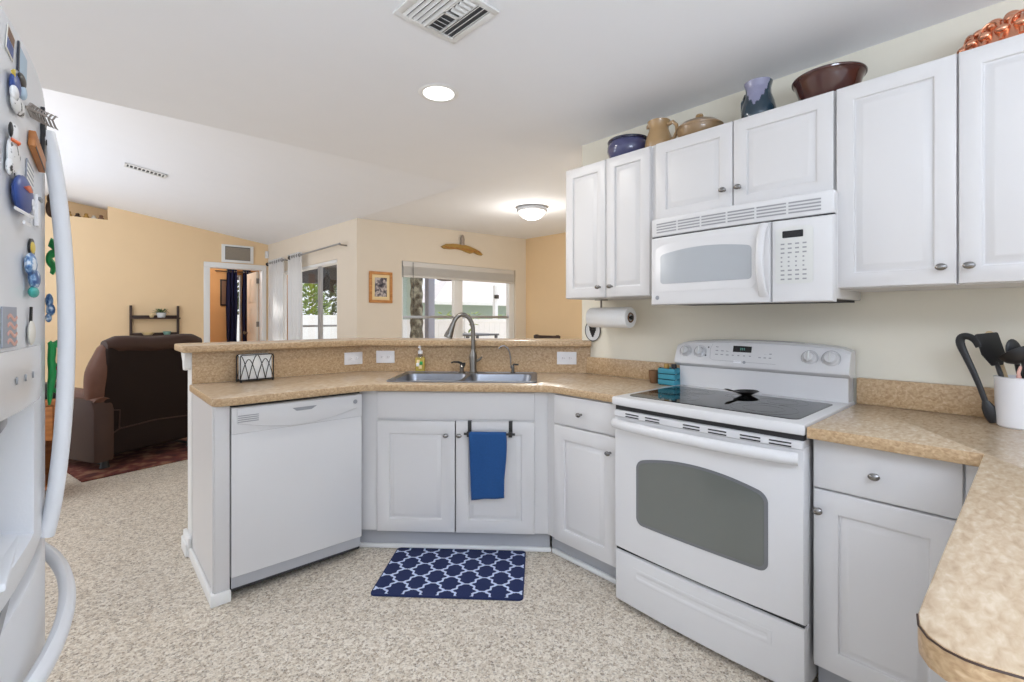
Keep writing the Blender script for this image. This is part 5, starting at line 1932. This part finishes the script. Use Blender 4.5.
dm = thing('dome_light', 'round flush dome light with grey rim on the dining ceiling', 'light', (3.487, 3.56, 2.412))
MB().lathe([(0, 0), (.155, 0), (.158, -.03), (.150, -.036), (0, -.036)][::-1], seg=40).build('rim', 'alu', dm)
MB().lathe([(0, -.125), (.05, -.12), (.10, -.098), (.135, -.062), (.142, -.036), (0, -.036)], seg=40).build('glass', 'dome_glow', dm)
lamp('dome_lamp', 'POINT', (3.487, 3.56, 2.10), 10, .09)
lamp('living_fill', 'POINT', (-1.6, 4.6, 2.15), 46, .3, (1, .97, .95))  # unseen fill light added to brighten the living room floor and wall
lamp('can_or_fill_lamp', 'AREA', (-.3, -1.0, ZC - .012), 4, .14, (.97, .99, 1.03))  # added fill behind the camera, no fixture, for lower cabinets and floor
lamp('bedroom_fill', 'POINT', (1.5, 10.2, 2.35), 18, .15, (1, 1, 1))  # unseen fill light added because the bedroom came out dark

vt = thing('ceiling_vent', 'square white four-way air vent on the kitchen ceiling', 'vent', (.972, 1.435, ZC), R(2))
q = MB()
hs = .138
for a_, b_, c_, d_ in ((-hs, hs, -hs, -hs + .026), (-hs, hs, hs - .026, hs), (-hs, -hs + .026, -hs + .025, hs - .025), (hs - .026, hs, -hs + .025, hs - .025)):
    q.box(a_, b_, c_, d_, -.008, 0, .002)
q.build('frame', 'vent_white', vt)
MB().box(-hs + .01, hs - .01, -hs + .01, hs - .01, -.0015, -.0002).build('backing', 'vent_dark', vt, smooth=0)
q = MB()


def vane(x0_, x1_, y0_, y1_, tx, ty):
    """sloping louvre blade"""
    M_ = Matrix.Translation(((x0_ + x1_) / 2, (y0_ + y1_) / 2, -.0065)) @ Matrix.Rotation(tx, 4, 'X') @ Matrix.Rotation(ty, 4, 'Y')
    q.box(-(x1_ - x0_) / 2, (x1_ - x0_) / 2, -(y1_ - y0_) / 2, (y1_ - y0_) / 2, -.0007, .0007, M=M_)


for i in range(5):
    o_ = -.105 + i * .021
    vane(o_ - .007, o_ + .007, -.118, .118, 0, R(38))
    o2 = .105 - i * .021 + .0
    if i < 3: vane(o2 - .007, o2 + .007, -.118, .118, 0, R(-38))
for i in range(4):
    o_ = -.105 + i * .024
    vane(.0, .05, o_ - .008, o_ + .008, R(-38), 0)
    vane(.0, .05, -o_ - .008, -o_ + .008, R(38), 0)
q.box(-.012, -.004, -.12, .12, -.008, 0).box(.05, .056, -.12, .12, -.008, 0).box(-.01, .055, -.006, .006, -.008, 0)
q.build('louvre', 'vent_white', vt, smooth=0)

lv = thing('ceiling_vent', 'narrow rectangular air vent on the sloped living room ceiling', 'vent', (.46, 6.01, vault_z(.46, 6.01) - .004))
lv.rotation_euler = (R(1.48), R(9.2), 0)
q = MB().box(-.17, .17, -.08, -.058, -.010, 0, .002).box(-.17, .17, .058, .08, -.010, 0, .002).box(-.17, -.15, -.08, .08, -.010, 0, .002).box(.15, .17, -.08, .08, -.010, 0, .002)
q.build('frame', 'vent_white', lv)
MB().box(-.155, .155, -.065, .065, -.002, -.0005).build('backing', 'vent_dark', lv, smooth=0)
q = MB()
for i in range(9):
    x = -.13 + i * .0325
    M_ = Matrix.Translation((x, 0, -.006)) @ Matrix.Rotation(R(35), 4, 'Y')
    q.box(-.006, .006, -.06, .06, -.0008, .0008, M=M_)
q.build('louvre', 'vent_white', lv, smooth=0)

# ------------------------------------------------------------------ yard outside the windows
gd = MB().box(9.0, 45, -4, 45, -.16, -.06).box(-4, 9.0, 12.5, 45, -.16, -.06)
gdo = gd.build('ground', 'patio', smooth=0)
struct(gdo)


def fence(x0, x1, y, h, label, axis='x'):
    t = thing('fence', label, 'fence')
    L = x1 - x0
    n_ = max(2, int(L / 2.4))
    q_ = MB()
    zb = 0 if y < 12.5 else -.06
    for i in range(int(L / .16)):
        a = x0 + i * .16
        if axis == 'x': q_.box(a + .002, a + .158, y, y + .02, zb + .05, h - .08)
        else: q_.box(y, y + .02, a + .002, a + .158, zb + .05, h - .08)
    q_.build('boards', 'fence_white', t, smooth=0)
    for i in range(n_ + 1):
        a = x0 + L * i / n_
        if axis == 'x': MB().box(a - .05, a + .05, y - .04, y + .06, zb, h + .02, .004).build('post', 'fence_white', t)
        else: MB().box(y - .04, y + .06, a - .05, a + .05, zb, h + .02, .004).build('post', 'fence_white', t)
    if axis == 'x': MB().box(x0, x1, y - .02, y + .04, h - .08, h, .004).build('rail', 'fence_white', t)
    else: MB().box(y - .02, y + .04, x0, x1, h - .08, h, .004).build('rail', 'fence_white', t)
    return t


fence(4.0, 8.98, 8.8, 1.22, 'white board fence outside the dining window')
fence(3.6, 14.0, 20.0, 1.35, 'white board fence seen through the patio slider')

# neighbour's house
hs_ = thing('house', 'pale green single-storey house with low pitched roof beyond the fence', 'house', (10.0, 15.6, -.06))
MB().box(0, 8, 0, 2.2, 0, 2.0).build('wall', 'house_green', hs_, smooth=0)
rf = MB()
rf.add([(-.4, -.6, 1.88), (8.4, -.6, 1.88), (8.4, 2.6, 1.88), (-.4, 2.6, 1.88), (1.6, 1.2, 3.05), (6.4, 1.2, 3.05)], [(0, 1, 5, 4), (1, 2, 5), (2, 3, 4, 5), (3, 0, 4), (3, 2, 1, 0)])
rf.build('roof', 'roof_tile', hs_, smooth=0)
fb = MB().box(-.4, 8.4, -.62, -.58, 1.80, 1.92)
fb.build('fascia', 'fence_white', hs_, smooth=0)
wq = MB().box(5.6, 6.6, -.02, .03, .7, 1.6, .01).build('window', 'fence_white', hs_)
MB().box(5.68, 6.52, -.03, 0, .78, 1.52).build('pane', 'lanai_dark', wq, smooth=0)
hs2 = thing('house', 'grey-green house wall glimpsed at the trunk side of the dining window', 'house', (6.2, 11.3, 0))
MB().box(-.5, .35, 0, .3, 0, 2.55).build('wall', 'house_green', hs2, smooth=0)
MB().box(-.6, .45, -.2, .5, 2.55, 2.7).build('roof', 'roof_tile', hs2, smooth=0)

# palm trunk and post right outside
pt = thing('palm_tree', 'rough dark palm trunk just outside the dining window', 'tree', (4.62, 7.8, 0))
prof = []
for i in range(26):
    z = i * .13
    prof.append((.115 + .018 * (i % 2) - .0008 * i, z))
MB().lathe([(0, 0)] + prof + [(0, prof[-1][1] + .02)], seg=16).build('trunk', 'palm_bark', pt)
q = MB()
for i in range(14):
    a = 2 * math.pi * i / 14
    pts_ = [(.05 * math.cos(a), .05 * math.sin(a), 3.25), (.7 * math.cos(a), .7 * math.sin(a), 3.75), (1.4 * math.cos(a), 1.4 * math.sin(a), 3.55), (1.9 * math.cos(a), 1.9 * math.sin(a), 2.95)]
    q.tube(pts_, [.05, .16, .15, .02], 6, sq=(1, .12))
q.build('frond', 'shrub_dark', pt)
ps = thing('porch_post', 'blue-grey square porch post beside the palm trunk', 'post', (4.97, 7.9, 0))
MB().box(-.07, .07, -.07, .07, 0, 3.0, .006).build('shaft', 'post_blue', ps)
MB().box(-.09, .09, -.09, .09, 0, .15, .006).box(-.09, .09, -.09, .09, 2.9, 3.0, .006).build('collar', 'post_blue', ps)
lp = thing('fence_post', 'white lamp post with small dark lantern behind the dining window', 'post', (8.05, 9.6, 0))
MB().box(-.05, .05, -.05, .05, 0, 2.1, .004).build('shaft', 'fence_white', lp)
MB().box(-.035, .035, -.13, -.05, 1.0, 1.22, .01).box(-.05, .05, -.1, 0, 1.75, 1.85, .01).build('lantern', 'black_metal', lp)
hf = thing('hanging_feeder', 'dark saucer feeder hanging outside the dining window', 'bird feeder', (4.40, 6.5, 1.86))
MB().lathe([(0, 0), (.10, .004), (.155, .022), (.15, .028), (.09, .012), (0, .008)], seg=24).build('dish', 'dark_wood', hf)
MB().tube([(-.1, 0, .02), (0, 0, .4), (0, 0, .9)], .002, 6).tube([(.1, 0, .02), (0, 0, .4)], .002, 6).build('wire', 'black_metal', hf)
tq_ = thing('patio_table', 'dark patio table outside behind the bar-side window', 'table', (4.95, 6.5, 0))
MB().box(-.34, .34, -.3, .3, .955, .985, .006).build('tabletop', 'lanai_dark', tq_)
for x in (-.3, .3):
    for y in (-.26, .26):
        MB().box(x - .02, x + .02, y - .02, y + .02, 0, .955, .003).build('leg', 'lanai_dark', tq_)


def shrub(loc, r, h, m, name, label, n_=70, group=None):
    random.seed(int(loc[0] * 100 + loc[1] * 7))
    t = thing(name, label, 'bush', loc, 0, group)
    q_ = MB()
    for i in range(n_):
        a = random.uniform(0, 2 * math.pi)
        rr_ = r * math.sqrt(random.random())
        z_ = random.uniform(.15, 1.0) * h
        k_ = math.sin(math.pi * min(1, z_ / h) * .8 + .3)
        p = Vector((rr_ * math.cos(a) * k_, rr_ * math.sin(a) * k_, z_))
        d_ = Vector((math.cos(a), math.sin(a), random.uniform(-.3, .9))) * random.uniform(.14, .26) * (r / .5)
        q_.tube([p, p + d_ * .5, p + d_], [.012, .055 * r / .5, .005], 5, sq=(1, .3))
    q_.build('foliage', m, t)
    q_ = MB()
    for i in range(5):
        a = i * 1.3
        q_.tube([(0, 0, 0), (.3 * r * math.cos(a), .3 * r * math.sin(a), h * .4), (.6 * r * math.cos(a), .6 * r * math.sin(a), h * .8)], [.02, .015, .006], 6)
    q_.build('stem', 'palm_bark', t)
    return t


shrub((9.15, 13.6, -.06), .5, 1.45, 'shrub', 'shrub', 'yellow-green bush left of window mullion below the pale house')
shrub((10.5, 13.8, -.06), .5, 1.5, 'shrub', 'shrub', 'yellow-green bush directly behind the window mullion')
shrub((12.1, 13.9, -.06), .55, 1.45, 'shrub', 'shrub', 'yellow-green bush between mullion and lamp post')
shrub((5.65, 7.6, 0), .28, 1.22, 'shrub', 'tall_grass', 'thin upright green plant behind the patio table', 18)
for i, (x, y, h, lb_) in enumerate(((7.55, 22.0, 2.75, 'tall leafy tree left of the slider stile'), (9.0, 23.6, 2.9, 'leafy tree right beside the slider stile'), (12.0, 23.0, 2.9, 'dark leafy tree at the far edge of the patio glass'), (4.5, 22.6, 2.6, 'leafy tree by the gathered sheer curtain outside'))):
    shrub((x, y, -.06), .78, h, 'shrub' if i % 2 == 0 else 'shrub_dark', 'garden_tree', lb_, 420)
# covered patio roof beam and hanging fern
la = thing('patio_roof', 'dark underside of the covered patio outside the slider', 'patio roof', (2.6, 6.4, 0))
MB().box(0, 4.0, 2.6, 6.0, 2.55, 2.65).build('deck', 'lanai_dark', la, smooth=0)
MB().box(0.0, 4.0, 5.9, 6.0, 2.12, 2.55).build('beam', 'lanai_dark', la, smooth=0)
for y in (2.7, 5.9):
    MB().box(3.9, 4.0, y, y + .1, 0, 2.2).build('post', 'fence_white', la, smooth=0)
hb_ = thing('hanging_star', 'dark star-shaped ornament hanging outside the patio glass', 'ornament', (3.88, 10.25, 1.98))
star = []
for i in range(10):
    r_ = .26 if i % 2 == 0 else .12
    a = math.pi / 2 + math.pi * i / 5
    star.append((r_ * math.cos(a), r_ * math.sin(a)))
Ms = Matrix.Rotation(R(-20), 4, 'Z')
MB().prism(star, -.02, .02, 'y', M=Ms).build('star', 'gap_dark', hb_)
MB().tube([(0, 0, .25), (0, 0, .57)], .006, 6).build('chain', 'gap_dark', hb_)
pr_ = thing('patio_rail', 'grey low rail along the patio outside the slider', 'rail', (4.6, 12.2, 0))
MB().box(-1.0, 3.0, -.02, .02, 1.02, 1.07, .004).build('top_rail', 'alu', pr_)
for i in range(4):
    MB().box(-.9 + i * 1.2, -.86 + i * 1.2, -.02, .02, 0, 1.03, .003).build('post', 'alu', pr_)
